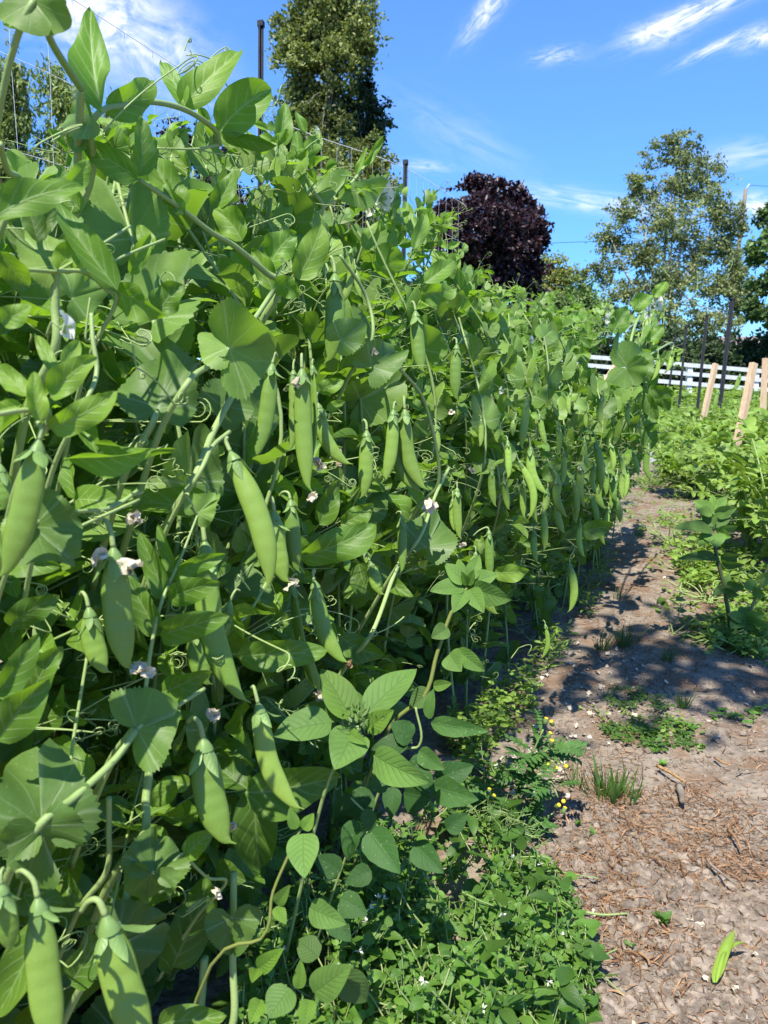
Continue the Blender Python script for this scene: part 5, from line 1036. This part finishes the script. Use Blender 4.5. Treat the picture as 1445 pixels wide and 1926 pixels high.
w3, dp3 = pigweed((820, 1560), (822, 1400), -.06, 'goosefoot weed with mealy tips and dark toothed leaves beside the pigweed',
    [((810, 1360), (917, 1375), 36, 15, -.01, .25, 1.25, .5), ((806, 1352), (816, 1296), 22, -30, .0, .2, 1.2, .8), ((788, 1412), (836, 1446), 36, 20, -.01, .5, 1.2, .7), ((815, 1480), (899, 1503), 52, 15, -.02, .4, 1.1, .3), ((820, 1470), (890, 1440), 52, 0, 0, .4, .9, .1), ((780, 1440), (815, 1500), 40, 0, -.01, .4, .95, .1), ((775, 1390), (735, 1360), 46, 20, .0, .4, .95, .1), ((768, 1395), (700, 1410), 40, 20, .0, .4, .75, .1), ((740, 1480), (735, 1540), 36, 10, -.01, .4, .9, .1), ((760, 1490), (812, 1500), 60, 30, -.01, .4, .9, .0), ((705, 1500), (640, 1530), 50, 20, .0, .4, .85, .0), ((800, 1420), (770, 1470), 36, 10, 0, .4, .9, .1)], [(782, 1330), (790, 1400), (800, 1470)], 6, 'stem', 'goose', 'weed', 'goosefoot', bright=.8)
w4, dp4 = pigweed((720, 1720), (700, 1560), -.06, 'goosefoot weed with pale speckled toothed leaves low in the shade',
    [((694, 1562), (752, 1642), 62, 10, -.02, .4, 1.1, .1), ((668, 1542), (655, 1618), 38, 20, 0, .4, 1., .1), ((780, 1588), (834, 1642), 48, 10, -.02, .3, 1., .0), ((690, 1520), (700, 1570), 30, 0, 0, .3, .95, .2), ((640, 1640), (590, 1610), 44, 0, 0, .3, .8, .1), ((640, 1690), (690, 1720), 50, 0, -.01, .3, .9, .1), ((620, 1720), (660, 1770), 44, 0, -.01, .3, .85, .1), ((700, 1640), (650, 1660), 40, 10, 0, .4, .8, .0), ((840, 1560), (880, 1530), 36, 10, 0, .3, .9, .1), ((730, 1470), (690, 1480), 36, 0, 0, .4, .9, .1)], [(660, 1500), (700, 1550), (740, 1620)], 5, 'stem', 'goose', 'weed', 'goosefoot', bright=.8)
w5, dp5 = pigweed((480, 1900), (555, 1580), -.075, 'young pigweed with a yellow green stem bending up from the lower edge',
    [((572, 1568), (573, 1650), 62, 10, -.02, .4, 1.25, .2), ((570, 1560), (590, 1530), 26, 0, .0, .3, 1., .9), ((556, 1560), (545, 1520), 24, 0, .0, .3, 1., .9), ((583, 1706), (651, 1738), 48, 15, -.02, .3, 1.1, .0), ((591, 1868), (660, 1815), 62, 0, -.01, .3, .95, .3), ((545, 1858), (508, 1915), 60, 20, -.01, .5, 1.0, .0), ((562, 1860), (566, 1805), 26, 0, 0, .3, 1., .9), ((485, 1822), (533, 1784), 34, 0, -.02, .3, 1.1, 1.), ((482, 1822), (474, 1848), 28, 0, -.02, .3, 1.1, 1.), ((520, 1700), (545, 1665), 26, 0, -.01, .3, 1., .7), ((520, 1705), (538, 1738), 26, 0, -.01, .3, 1, .7), ((490, 1880), (470, 1925), 36, 0, -.02, .3, 1.1, .9), ((580, 1880), (570, 1935), 36, 0, -.02, .3, 1., .7), ((600, 1800), (560, 1770), 50, 10, .01, .3, .7, .0), ((640, 1830), (690, 1880), 60, 10, .01, .3, .7, .0)], [(565, 1560), (545, 1604), (513, 1680), (494, 1763), (481, 1880)], 7)

# groundsel: jagged leaves, small yellow heads
dpg = 1.02; gb = D(940, 1580, dpg); gb[2] = 0
gs = thing('groundsel', gb, 'groundsel weed with jagged leaves and small yellow flower heads leaning over the path', 'weed')
mb = MB(); stems = [[(945, 1600), (970, 1520), (990, 1455), (1005, 1410), (1022, 1372)], [(975, 1510), (1010, 1480), (1035, 1470), (1050, 1500)], [(1003, 1415), (1030, 1428), (1055, 1438)], [(985, 1470), (1000, 1440), (1040, 1400)], [(955, 1570), (930, 1520), (922, 1495)], [(950, 1590), (985, 1560), (1040, 1530)]]
for st in stems: tube(mb, spline([D(*p, dpg - .01 * i) for i, p in enumerate(st)], 14), np.linspace(3.4, 1.4, 14) / F * dpg, 6, 0, (1, .3, 0))
mb.build('stem', M['stem'], gs)
lv = Leaves(); mb = MB()
for st in stems:
    P = spline([D(*p, dpg - .01 * i) for i, p in enumerate(st)], 20)
    for i in range(2, 19, 2):
        d = unit(np.array([rnd(-1, 1), rnd(-.8, .6), rnd(-.1, .5)])); L = rnd(.03, .055); n = unit(UP + rv(.3))
        lv.blade(P[i], d, n, L, L * .16, .6, .3, .1, ltint(.9, 1.2, .2, .7), 'lance', 0)
        x = unit(np.cross(d, n))
        for k in np.linspace(.3, .92, 5):
            for sd in (-1, 1): lv.blade(P[i] + d * L * k - n * L * .25 * k * k, unit(x * sd + d * .5), n, L * rnd(.2, .32), L * .12, .4, .2, .1, ltint(.9, 1.2, .2, .7), 'lance', 0)
lv.flush(mb, 5, 3); mb.build('foliage', M['goosefoot'], gs)
for (x, y) in [(1027, 1354), (1038, 1359), (1034, 1381), (1038, 1395), (1066, 1441), (1046, 1446), (1050, 1515), (1060, 1507), (920, 1487), (928, 1498), (921, 1510), (1030, 1440), (1062, 1522)]:
    c = D(x, y, dpg - .03); r = 4.6 / F * dpg; mb = MB(); ax = unit(UP + rv(.4) + [.3, -.3, 0])
    tube(mb, [c - ax * r * 1.9, c - ax * r * 1.2, c, c + ax * r * .5], np.array([.5, 1.0, .85, .7]) * r, 8, 0, (1, .6, 0))
    tube(mb, [c + ax * r * .45, c + ax * r * .8, c + ax * r * 1.05], np.array([.8, .85, .5]) * r, 8, 1); mb.build('flower_head', [M['seed'], M['yellow']], gs)
# feathery weed
fb = G(945, 1640); fw = thing('feathery_weed', (fb[0], fb[1], 0), 'feathery thread leaved weed below the groundsel', 'weed')
mb = MB()
for _ in range(26):
    o = D(rnd(880, 990), rnd(1530, 1640), .98 + rnd(-.05, .03)); d = unit(np.array([rnd(-1, 1), rnd(-.6, .4), rnd(0, 1)])); L = rnd(.03, .055); pts = spline([o, o + d * L * .5 + rv(.003), o + d * L], 8)
    tube(mb, pts, .0006, 3, 0, (1.0, .5, 0), cap=False)
    for k in range(2, 8):
        for sd in range(3):
            e = unit(d * .6 + rv(.7)); tube(mb, [pts[k], pts[k] + e * L * rnd(.15, .35)], .0004, 3, 0, (1.0, .6, 0), cap=False)
    b0 = o.copy(); b0[2] = 0; b0[:2] = b0[:2] * .6 + np.array(fb[:2]) * .4; tube(mb, spline([b0, (b0 + o) / 2 + rv(.005), o], 8), .0009, 4, 0, (1, .3, 0), cap=False)
mb.build('foliage', M['stem'], fw)

# chickweed ground cover
CH = [(440, 1940), (470, 1740), (560, 1640), (640, 1560), (760, 1520), (850, 1430), (905, 1390), (960, 1440), (960, 1560), (1010, 1610), (1075, 1660), (1105, 1740), (1125, 1800), (1110, 1940)]
lv = Leaves(); mb = MB(); fl = Leaves()
CHa = np.array(CH, float); cnt = 0
while cnt < 1150:
    px, py = rnd(430, 1130), rnd(1390, 1990)
    if not in_poly(np.array([px]), np.array([min(py, 1939)]), CHa)[0]: continue
    right = np.interp(py, [1390, 1560, 1660, 1800, 1940], [930, 970, 1075, 1125, 1115]); edge = np.clip((right - px) / 260, 0, 1)
    z = rng.random() ** .6 * (.02 + .11 * edge) + .006
    p = G(px, py, z)
    dense = vnoise(p[0] * 16, p[1] * 16, 31)
    if dense < .28 and rng.random() < .8: continue
    cnt += 1; up = unit(UP + rv(.35)); a0 = rnd(0, 3.14); L = (.006 + .012 * rng.random() ** 1.4) * (1.3 if rng.random() < .15 else 1)
    if np.linalg.norm(p - C0) < .42: continue
    col_ = ltint(.75, 1.2, .1, .9)
    tube(mb, spline([p - up * .05 + rv(.008), p - up * .02 + rv(.003), p + up * .008], 5), .0008, 3, 1, (.9, .8, 0), cap=False)
    for lev in range(3):
        for sd in (0, 1):
            an = a0 + lev * 1.45 + sd * 3.14 + rnd(-.2, .2); d = unit(np.array([math.cos(an), math.sin(an), rnd(.0, .6) + .35 * (lev == 2)])); Lk = L * (1.1, 1.0, .55)[lev]
            lv.blade(p + up * (-.022, -.006, .006)[lev], d, unit(up + rv(.25)), Lk, Lk * rnd(.6, .78), rnd(.1, .9), rnd(.05, .4), .05, col_, 'ovate', 0)
    if rng.random() < .05: 
        for k in range(6): fl.blade(p + up * .010, unit(up * .5 + rv(.6)), up, .0045, .002, .2, .1, .02, (1, 0, 0), 'ovate', 2)
lv.flush(mb, 6, 4); fl.flush(mb, 3, 3)
for q in range(150):
    px, py = rnd(440, 1080), rnd(1500, 1940)
    if not in_poly(np.array([px]), np.array([py]), CHa)[0]: continue
    p = G(px, py, rnd(.03, .10)); a = rnd(0, 6.28); L = rnd(.02, .042)
    if np.linalg.norm(p - C0) < .5: continue
    for k in range(int(rng.integers(1, 4))): lv.blade(p + rv(.004), unit(np.array([math.cos(a + k * 2.2), math.sin(a + k * 2.2), rnd(-.2, .5)])), unit(UP + rv(.35)), L, L * rnd(.25, .55), rnd(.2, 1.), rnd(.1, .5), .08, (rnd(.5, .85), rnd(0, .5), 0), 'goosefoot' if q % 2 else 'lance', 0)
    tube(mb, spline([p - UP * .06 + rv(.01), p - UP * .02, p], 5), .0008, 3, 1, (.9, .5, 0), cap=False)
lv.flush(mb, 9, 5)
tag(mb.build('chickweed', [M['chick'], M['stem'], M['petal']]), 'bright green chickweed carpeting the ground in front of the peas', 'chickweed', None, 'stuff')
# broad dark leaves under the row front: low weeds filling the foot of the row, and grassy bits farther along
mb = MB(); lv = Leaves()
for (n, poly, zr, ls, prof) in [(300, [(830, 1400), (920, 1330), (1000, 1280), (1010, 1330), (940, 1410), (880, 1440)], .05, (.008, .016), 'ovate'), (260, [(980, 1280), (1060, 1150), (1130, 1060), (1170, 1040), (1130, 1130), (1040, 1270)], .05, (.012, .03), 'lance'), (500, [(1150, 930), (1300, 880), (1300, 960), (1240, 1050), (1160, 1020)], .03, (.012, .03), 'lance'), (380, [(1190, 905), (1300, 870), (1300, 900), (1210, 930)], .04, (.015, .04), 'lance'), (1100, [(1225, 1010), (1290, 960), (1445, 1040), (1445, 1230), (1330, 1200), (1300, 1130)], .05, (.010, .026), 'ovate'),
                            (1300, [(1205, 845), (1445, 800), (1445, 770), (1220, 740)], .10, (.03, .07), 'ovate'), (700, [(1230, 760), (1445, 760), (1445, 728), (1200, 728)], .16, (.06, .14), 'ovate'), (160, [(1060, 1340), (1340, 1320), (1320, 1420), (1100, 1420)], .008, (.006, .012), 'spoon'), (350, [(1320, 1190), (1445, 1190), (1445, 1255), (1345, 1235)], .035, (.008, .018), 'ovate')]:
    for q in scatter_px(n, poly):
        if vnoise(q[0] * 9, q[1] * 9, 77) < .42: continue
        p = np.array([q[0], q[1], gz(q[0], q[1]) + rng.random() * zr]); a = rnd(0, 6.28)
        for k in range(3):
            L = rnd(*ls); d = unit(np.array([math.cos(a + k * 2.1), math.sin(a + k * 2.1), rnd(0, .9)])); lv.blade(p + rv(.003), d, unit(UP + rv(.35)), L, L * (.6 if prof != 'lance' else .2), rnd(.1, .9), rnd(.05, .4), .05, ltint(.75, 1.25, .1, 1.), prof, 0)
lv.flush(mb, 5, 3)
tag(mb.build('ground_weeds', M['bean']), 'scattered small weeds greening the path and its edges', 'small weeds', None, 'stuff')

# grass tufts and rosettes on the path
def tuft(px, py, hpx, n, label, spread=.5, wide=.0022, b=1.0):
    o = G(px, py); o[2] = float(gz(o[0], o[1])) - .003; dep = proj(o)[2]; h = hpx / F * dep
    lv = Leaves(); mb = MB()
    for _ in range(n):
        a = rnd(0, 6.28); r = spread * h * rnd(0, .5); d = unit(np.array([math.cos(a) * rnd(.1, .8), math.sin(a) * rnd(.1, .8), 1]))
        lv.blade(o + np.array([math.cos(a) * r, math.sin(a) * r * .8, 0]), d, unit(np.array([-d[0], -d[1], .6]) + rv(.4)), h * rnd(.5, 1.15), wide * rnd(.7, 1.4), rnd(-1.0, -.1), .3, .02, ltint(.8 * b, 1.2 * b, 0, .7), 'blade', 0)
    lv.flush(mb, 7, 3); tag(mb.build('grass_tuft', M['grass'], None, o), label, 'grass', 'grass tufts on the path')
tuft(1150, 1498, 78, 75, 'largest grass tuft on the path, on the border of the straw litter', 1.1, .0028)
tuft(1085, 1485, 62, 12, 'thin upright grass blades left of the largest tuft', .6, .0026); tuft(1133, 1222, 52, 34, 'grass tuft nearest the foot of the pea row', .4, .002); tuft(1172, 1216, 60, 40, 'tall grass tuft in the shade right of a similar one', .4, .002); tuft(1284, 1338, 48, 28, 'dark grass tuft standing alone in the middle of the path', .4, .0022)
tuft(1145, 1320, 48, 10, 'sparse grass tuft among the pale flakes', .4, .002); tuft(1257, 1248, 34, 34, 'low dense grass tuft beside flat round leaves', .7, .002); tuft(1122, 1060, 44, 26, 'long bladed grass tuft under the far pods', .9, .003); tuft(1202, 1010, 22, 16, 'grass tuft beside the brown litter at the far path', .6, .0025); tuft(1162, 1125, 26, 12, 'tiny grass tuft on the sunny soil', .6, .002)
def rosette(px, py, rpx, n, label, prof='spoon', rings=1, name='rosette_weed', mat='chick', up=.25, b=.9):
    o = G(px, py); o[2] = float(gz(o[0], o[1])); dep = proj(o)[2]; R_ = rpx / F * dep; lv = Leaves(); mb = MB()
    for k in range(rings):
        ang = rnd(0, 6.28); rr = 0 if k == 0 else R_ * math.sqrt(rng.random()); c = o + np.array([math.cos(ang) * rr * 1.6, math.sin(ang) * rr * 1.1, .004 + .01 * rng.random() * (rings > 1)])
        for q in range(n):
            a = q * 2.4 + rnd(-.3, .3); L = (R_ if rings == 1 else R_ * .34) * rnd(.6, 1.1); d = unit(np.array([math.cos(a), math.sin(a), up * rnd(.3, 2)])); lv.blade(c, d, unit(UP + rv(.25)), L, L * (.36 if prof != 'ovate' else .6), rnd(.1, .8), .2, .05, ltint(.75 * b, 1.15 * b, 0, .6), prof, 0)
    lv.flush(mb, 7, 4); tag(mb.build(name, M[mat], None, o), label, 'weed', 'low weeds on the path')
rosette(1225, 1385, 58, 8, 'low bushy weed of small spoon leaves in the middle of the path', rings=42, b=.8); rosette(1200, 1330, 42, 8, 'flat dark weed patch above the bushy spoon leaved weed', rings=26, b=.65); rosette(1157, 1384, 14, 9, 'small rosette at the left of the bushy spoon leaved weed', b=.9); rosette(1292, 1378, 30, 3, 'weed with one broad shiny leaf at the right of the bushy one', 'ovate', b=1.2)
rosette(1230, 1418, 15, 11, 'tiny lone rosette in front of the bushy spoon leaved weed', 'ovate', b=1.0); rosette(1392, 1358, 36, 7, 'sprawling pale green weed on the sunny right side of the path', 'ovate', rings=14, b=1.2); rosette(1440, 1345, 24, 7, 'sprawling pale weed cut by the right edge of the view', 'ovate', rings=9, b=1.2); rosette(1246, 1742, 26, 9, 'small leafy seedling on the stony soil near the fallen pod', 'ovate', up=1., b=1.0)
rosette(996, 1578, 24, 8, 'star shaped seedling at the edge of the chickweed', 'spoon', b=1.1); rosette(1088, 1560, 14, 8, 'seedling with upright little leaves between clods', 'ovate', up=1., b=1.); rosette(1115, 1575, 13, 8, 'right one of two small seedlings between clods', 'ovate', up=1., b=1.1); rosette(1245, 1440, 13, 8, 'yellow green sprout at the head of the straw litter', 'ovate', up=.8, b=1.3)
rosette(1185, 1790, 15, 6, 'faint little seedling in the dry weed litter', 'ovate', up=.6, b=.9)
# clover
co = G(1108, 1745, .03); cv = thing('clover', (co[0], co[1], 0), 'clover leaf of three round leaflets at the edge of the chickweed', 'clover')
lv = Leaves(); mb = MB()
for c, s_ in ((co, 1), (G(1090, 1720, .03), .6), (G(1118, 1790, .02), .9)):
    for k in range(3): a = .5 + k * 2.09; lv.blade(c, unit(np.array([math.cos(a), math.sin(a), .15])), UP, .016 * s_, .015 * s_, .2, .3, .02, (1.1, .3, 0), 'ovate', 0)
    tube(mb, spline([c, c - UP * .012 + (.002, .004, 0), np.array([co[0] - .01, co[1] + .01, 0])], 6), .0007, 4, 1, (1, .5, 0))
lv.flush(mb, 7, 5); mb.build('foliage', [M['chick'], M['stem']], cv)

# fallen torn pod
fA, fB, fC = G(1344, 1848, .008), G(1382, 1748, .012), G(1411, 1778, .014)
fp = thing('fallen_pod', fA, 'torn open bright green pea pod lying on the path', 'pea pod')
mb = MB()
def half(a, b, w_, lift, tw):
    n = 14; u = np.linspace(0, 1, n); ax = unit(b - a); x = unit(np.cross(ax, UP)); cen = a + (b - a) * u[:, None] + UP * (lift * np.sin(np.pi * u))[:, None]; hw = w_ * np.clip(np.minimum(u / .15 + .25, (1 - u) / .35), .03, 1) * .5
    V = np.stack([cen + (x * math.cos(tw * k_) + UP * abs(k_) * .5)[None] * (hw * k_)[:, None] for k_ in np.linspace(-1, 1, 5)], 1); i = np.arange(n - 1)[:, None]; j = np.arange(4)[None]
    mb.add(V, np.stack([i * 5 + j, i * 5 + j + 1, (i + 1) * 5 + j + 1, (i + 1) * 5 + j], -1).reshape(-1, 4), np.stack([np.broadcast_to(u[:, None], (n, 5)), np.broadcast_to(np.linspace(.1, .4, 5)[None], (n, 5))], -1), (1.15, .9, 0))
half(fA, fB, .013, .008, .5); half(fA * .45 + fB * .55, fC, .010, .007, .8); mb.build('shell', M['pod'], fp); mb = MB(); half(fA + (.001, -.002, .002), fA * .4 + fB * .6, .008, .010, .9); mb.build('inner_shell', M['pod'], fp)
# twigs
for a, b, w_, lab, mt in [((1236, 1440), (1290, 1472), 7, 'reddish dry stem lying on the straw', 'dry'), ((1277, 1478), (1284, 1508), 14, 'short grey wood chunk on the straw', 'pole'), ((1385, 1455), (1425, 1448), 3, 'thin dry twig on the sunny soil', 'pole'), ((1345, 1425), (1375, 1440), 5, 'flat dry stalk left of a thin twig on the sunny soil', 'straw'), ((1118, 1332), (1135, 1348), 4, 'short twig among the pale flakes', 'pole'), ((1085, 1712), (1180, 1718), 5, 'green stalk reaching out from the chickweed over the litter', 'stem'), ((1330, 1620), (1380, 1660), 5, 'grey splinter of wood on the stony soil', 'pole'), ((1200, 1790), (1222, 1815), 6, 'pale bark strip in the dry litter', 'straw'), ((1370, 1560), (1395, 1600), 6, 'broad wood shaving at the right of the straw', 'straw')]:
    p, q = G(*a, .008), G(*b, .01); dep = proj(p)[2]; mb = MB(); pts = spline([p, (p + q) / 2 + rv(.002), q], 8); tube(mb, pts, np.linspace(.5, .35, 8) * w_ / F * dep, 7); tag(mb.build('twig', M[mt], None, p), lab, 'twig', 'twigs on the path')

# ------------------------------------------------------------------ right hand bed
RB = [((1300, 912), .26, 'low pea plant at the near left corner of the right hand bed'), ((1352, 940), .26, 'pea plant of the right bed behind the tall dark stemmed weed'), ((1405, 975), .27, 'pea plant with pods just above the dark stemmed weed top'), ((1460, 1010), .26, 'pea plant of the right bed cut by the edge above the slanting stem'), ((1325, 868), .26, 'low yellow green pea plant beside the end of the path'),
      ((1385, 895), .34, 'pea plant of the right bed in front of the thick pale stake'), ((1445, 925), .30, 'pea plant with slanting pods at the right edge below the thick stake'), ((1340, 838), .30, 'pea plant at the foot of the leaning orange stake'), ((1408, 850), .36, 'pea plant climbing round the thick pale stake'), ((1470, 860), .46, 'pea plant at the right edge beside the cut off stake'), ((1300, 846), .16, 'smallest pea plant, left of the leaning orange stake'), ((1500, 940), .36, 'tall pea plant leaning in from beyond the right edge')]
RB += [((1290, 935), .16, 'low pea plant spilling onto the path, nearest the pea row'), ((1275, 890), .15, 'low pea plant on the path edge opposite the far end of the pea row'), ((1370, 915), .24, 'pea plant in the thick of the right hand bed'), ((1420, 1045), .30, 'pea plant just right of the dark stemmed weed'), ((1475, 1090), .34, 'nearest pea plant of the right hand bed, at the right edge'), ((1440, 880), .32, 'pea plant in the middle of the right hand bed near the edge'), ((1270, 862), .12, 'lowest pea plant beside the grey weed mat')]
rbp = []
for (bp, h, lab) in RB:
    h *= 1.15 if bp[1] > 900 else .88
    o = G(*bp); o[2] = 0; pl = thing('pea_plant', o, lab, 'pea plant', 'pea plants of the right hand bed'); rbp.append(pl); lv = Leaves(); fm = MB()
    dd = proj(o)[2]
    for q in range(15):
        a = rnd(0, 6.28); e = o + np.array([math.cos(a) * h * rnd(.2, .85), math.sin(a) * h * rnd(.2, .85), h * rnd(.5, 1.1)]); mid = o * .5 + e * .5 + np.array([0, 0, h * .25]) + rv(.03)
        pts = spline([o + rv(.02) * [1, 1, 0], mid, e], 20); sm = MB(); tube(sm, pts, np.linspace(.0032, .0018, 20), 5, 0, (1.1, rnd(.3, 1), 0)); sm.build('stem', M['stem'], pl)
        for i in range(3, 20, 2):
            out = unit(np.array([math.cos(a) + rnd(-1, 1), math.sin(a) + rnd(-1, 1), rnd(0, .6)])); nrm = unit(UP + SUN * .4 + rv(.4))
            stipules(lv, pts[i], unit(out + UP * .4), unit(nrm + out * .2), rnd(.03, .046), (.8, 1.3), (.1, 1.), .5); compound(lv, fm, pts[i], out, nrm, rnd(.030, .045), 2, rng.random() < .6, (.9, 1.25), (.2, .9), sides=3)
    lv.flush(fm, 5, 4, 14, 4, teeth=False); fm.build('foliage', [M['bean'], M['bean'], M['stem']], pl)
def rpod(top, tip, wpx, dep, pl):
    A, B = D(*top, dep), D(*tip, dep + .02); mb = MB(); cen, tg = loft_pod(mb, A, B, wpx / F * dep, rnd(-.05, .05), TOCAM(A), .5, tint=(1.1, .7, 0)); o = mb.build('pea_pod', M['pod'], pl, A); o.location = tuple(A - np.array(pl['_o'])); o['_o'] = list(map(float, A))
    mb = MB(); calyx_at(mb, A, tg[0], wpx / F * dep * .8, .5); mb.build('calyx', [M['calyx'], M['stem']], o, A)
for top, tip, w_, k in [((1437, 828), (1408, 862), 9, 6), ((1420, 835), (1412, 855), 7, 6), ((1392, 705), (1382, 735), 8, 8), ((1352, 735), (1345, 770), 7, 7), ((1396, 925), (1378, 955), 8, 2), ((1322, 800), (1310, 828), 7, 7), ((1405, 930), (1395, 948), 7, 2), ((1435, 790), (1440, 820), 8, 9), ((1380, 770), (1372, 800), 7, 5), ((1440, 890), (1420, 915), 8, 6)]:
    rpod(top, tip, w_, proj(np.array(rbp[k]['_o']))[2] - .12, rbp[k])
pg, dq = pigweed((1378, 1215), (1342, 1005), 0, 'tall pigweed with a dark stem and leafy whorled top on the right of the path',
    [((1340, 998), (1268, 994), 22, 45, -.03, .4, .75, .1), ((1338, 994), (1285, 984), 18, 40, .03, .3, .8, .2), ((1343, 990), (1325, 960), 26, 0, .03, .3, .8, .1), ((1347, 992), (1372, 962), 26, -10, .03, .3, .8, .1), ((1346, 998), (1388, 990), 18, 40, .0, .3, 1.1, .4), ((1340, 1005), (1348, 1030), 40, -20, -.04, .3, 1.2, .2), ((1338, 1005), (1315, 1028), 26, 20, -.03, .4, 1.1, .3), ((1352, 1000), (1375, 1010), 20, 20, -.02, .4, 1.1, .8), ((1342, 965), (1305, 942), 26, 20, .02, .3, 1.15, .4), ((1345, 960), (1366, 935), 22, 0, .02, .3, 1.1, .5), ((1343, 965), (1385, 955), 24, 30, .0, .3, 1.1, .4), ((1340, 965), (1310, 962), 20, 30, .0, .3, .9, .4), ((1344, 960), (1340, 930), 16, 0, .03, .3, 1.1, .9), ((1352, 1050), (1275, 1052), 20, 45, -.02, .4, .7, .1), ((1355, 1048), (1392, 1045), 20, 40, -.01, .4, .75, .1), ((1358, 1060), (1400, 1062), 16, 40, -.02, .4, .75, .1), ((1364, 1105), (1345, 1120), 20, 20, -.02, .4, .8, .1), ((1366, 1100), (1400, 1105), 22, 30, -.02, .4, .85, .1), ((1364, 1100), (1372, 1080), 16, 0, 0, .4, .9, .3), ((1360, 1110), (1390, 1120), 18, 30, -.02, .4, .85, .1)], [(1342, 1005), (1348, 1045), (1362, 1105), (1372, 1165), (1378, 1215)], 9, 'darkstem', dep=float(proj(G(1378, 1215))[2]))
pg2, dq2 = pigweed((1395, 1215), (1385, 1170), 0, 'bushy pigweed at the foot of the tall dark stemmed one',
    [((1395, 1165), (1368, 1155), 22, 30, -.02, .4, 1.1, .3), ((1392, 1168), (1375, 1182), 30, 10, -.03, .4, 1., .2), ((1398, 1162), (1412, 1142), 24, 0, .02, .3, 1., .3), ((1402, 1165), (1438, 1155), 28, 20, -.02, .3, 1.15, .4), ((1402, 1168), (1445, 1178), 28, 25, -.03, .4, 1.15, .3), ((1398, 1160), (1395, 1140), 18, 0, .02, .3, 1.1, .8), ((1405, 1195), (1425, 1215), 26, 0, -.02, .4, .9, .1), ((1390, 1190), (1360, 1190), 22, 20, -.01, .4, .8, .1), ((1425, 1170), (1450, 1195), 30, 0, -.02, .4, 1., .2), ((1350, 1205), (1330, 1180), 20, 0, -.02, .4, 1.1, .3), ((1400, 1105), (1425, 1092), 20, 10, 0, .3, 1.1, .4), ((1425, 1090), (1455, 1085), 24, 20, 0, .3, 1.1, .5), ((1415, 1110), (1440, 1120), 20, 20, -.02, .3, 1.1, .4)], [(1446, 1062), (1432, 1100), (1412, 1150), (1397, 1215)], 7, 'redstem', dep=float(proj(G(1395, 1215))[2]))
def bushweed(px, py, h, spread, n, label, leaf=(.02, .035), b=1.0):
    o = G(px, py); o[2] = 0; w_ = thing('leafy_weed', o, label, 'weed', 'weeds along the right hand bed'); lv = Leaves(); mb = MB()
    for _ in range(n):
        a = rnd(0, 6.28); r = spread * math.sqrt(rng.random()); e = o + np.array([math.cos(a) * r, math.sin(a) * r, h * rnd(.3, 1.05) * (1 - .4 * r / spread)]); tube(mb, spline([o + rv(.008) * [1, 1, 0], o * .4 + e * .6 + rv(.01), e], 8), .0016, 4, 1, (1.1, .8, 0), cap=False)
        for k in range(7):
            an = rnd(0, 6.28); L = rnd(*leaf); lv.blade(e - UP * rnd(0, .05) + rv(.006), unit(np.array([math.cos(an), math.sin(an), rnd(-.1, .7)])), unit(UP + rv(.3)), L, L * .55, rnd(.1, .8), .25, .06, ltint(.85 * b, 1.2 * b, .1, .9), 'ovate', 0)
    lv.flush(mb, 6, 4); mb.build('foliage', [M['bean'], M['stem']], w_)
bushweed(1300, 1085, .17, .10, 16, 'leafy weed with yellow stalks left of the tall dark stemmed one'); bushweed(1262, 1022, .10, .12, 18, 'low spreading weed on the path edge beyond the yellow stalked one', (.012, .022)); bushweed(1330, 1130, .06, .14, 22, 'creeping pale weed mat at the foot of the yellow stalked weed', (.012, .02), 1.1); bushweed(1250, 985, .12, .03, 3, 'single thin upright weed far along the path', (.02, .03)); bushweed(1345, 1215, .07, .08, 18, 'round leaved weed clump at the near corner of the right hand bed', (.012, .02), 1.15); bushweed(1420, 1235, .06, .1, 18, 'bright round leaved weeds at the shaded corner below the bushy pigweed', (.012, .02), 1.1); bushweed(1440, 1130, .2, .12, 20, 'shaded leafy weed between the slanting stem and the right edge', (.02, .035), .8); bushweed(1262, 1190, .10, .06, 4, 'dark three leaved weed in the shade of the path', (.025, .035), .7)

# unseen tree added behind the viewer to cast shade across the path
tb = np.array([-1.7, -1.35, 0]); gt = thing('added_shade_tree', tb, 'unseen leafy tree added behind the viewer to shade the middle of the path', 'tree')
mb = MB(); tip = np.array([.66, 1.52, 0]) + SUN / SUN[2] * 2.7; tr = spline([tb, tb + [0, 0, 1.3], tb + [.1, .1, 2.5], (tb * .5 + tip * .5) * [1, 1, 0] + [0, 0, 2.9], tip], 30); tube(mb, tr, np.concatenate([np.linspace(.07, .03, 15), np.linspace(.025, .003, 15)]), 8); mb.build('trunk', M['bark'], gt)
lv = Leaves(); mb = MB()
for q in range(520):
    p = tip + np.array([rng.normal(0, .20), rng.normal(0, .13), rng.normal(0, .12)]); lv.blade(p, unit(rv() - UP * .4), unit(UP + rv(.4)), rnd(.05, .08), rnd(.03, .045), .4, .3, .05, ltint(), 'ovate', 0)
for q in range(500):
    p = tb + np.array([0, 0, 2.4]) + rv(.45); lv.blade(p, unit(rv() - UP * .4), unit(UP + rv(.4)), rnd(.05, .08), rnd(.03, .045), .4, .3, .05, ltint(), 'ovate', 0)
lv.flush(mb, 5, 3); mb.build('crown', M['bean'], gt)
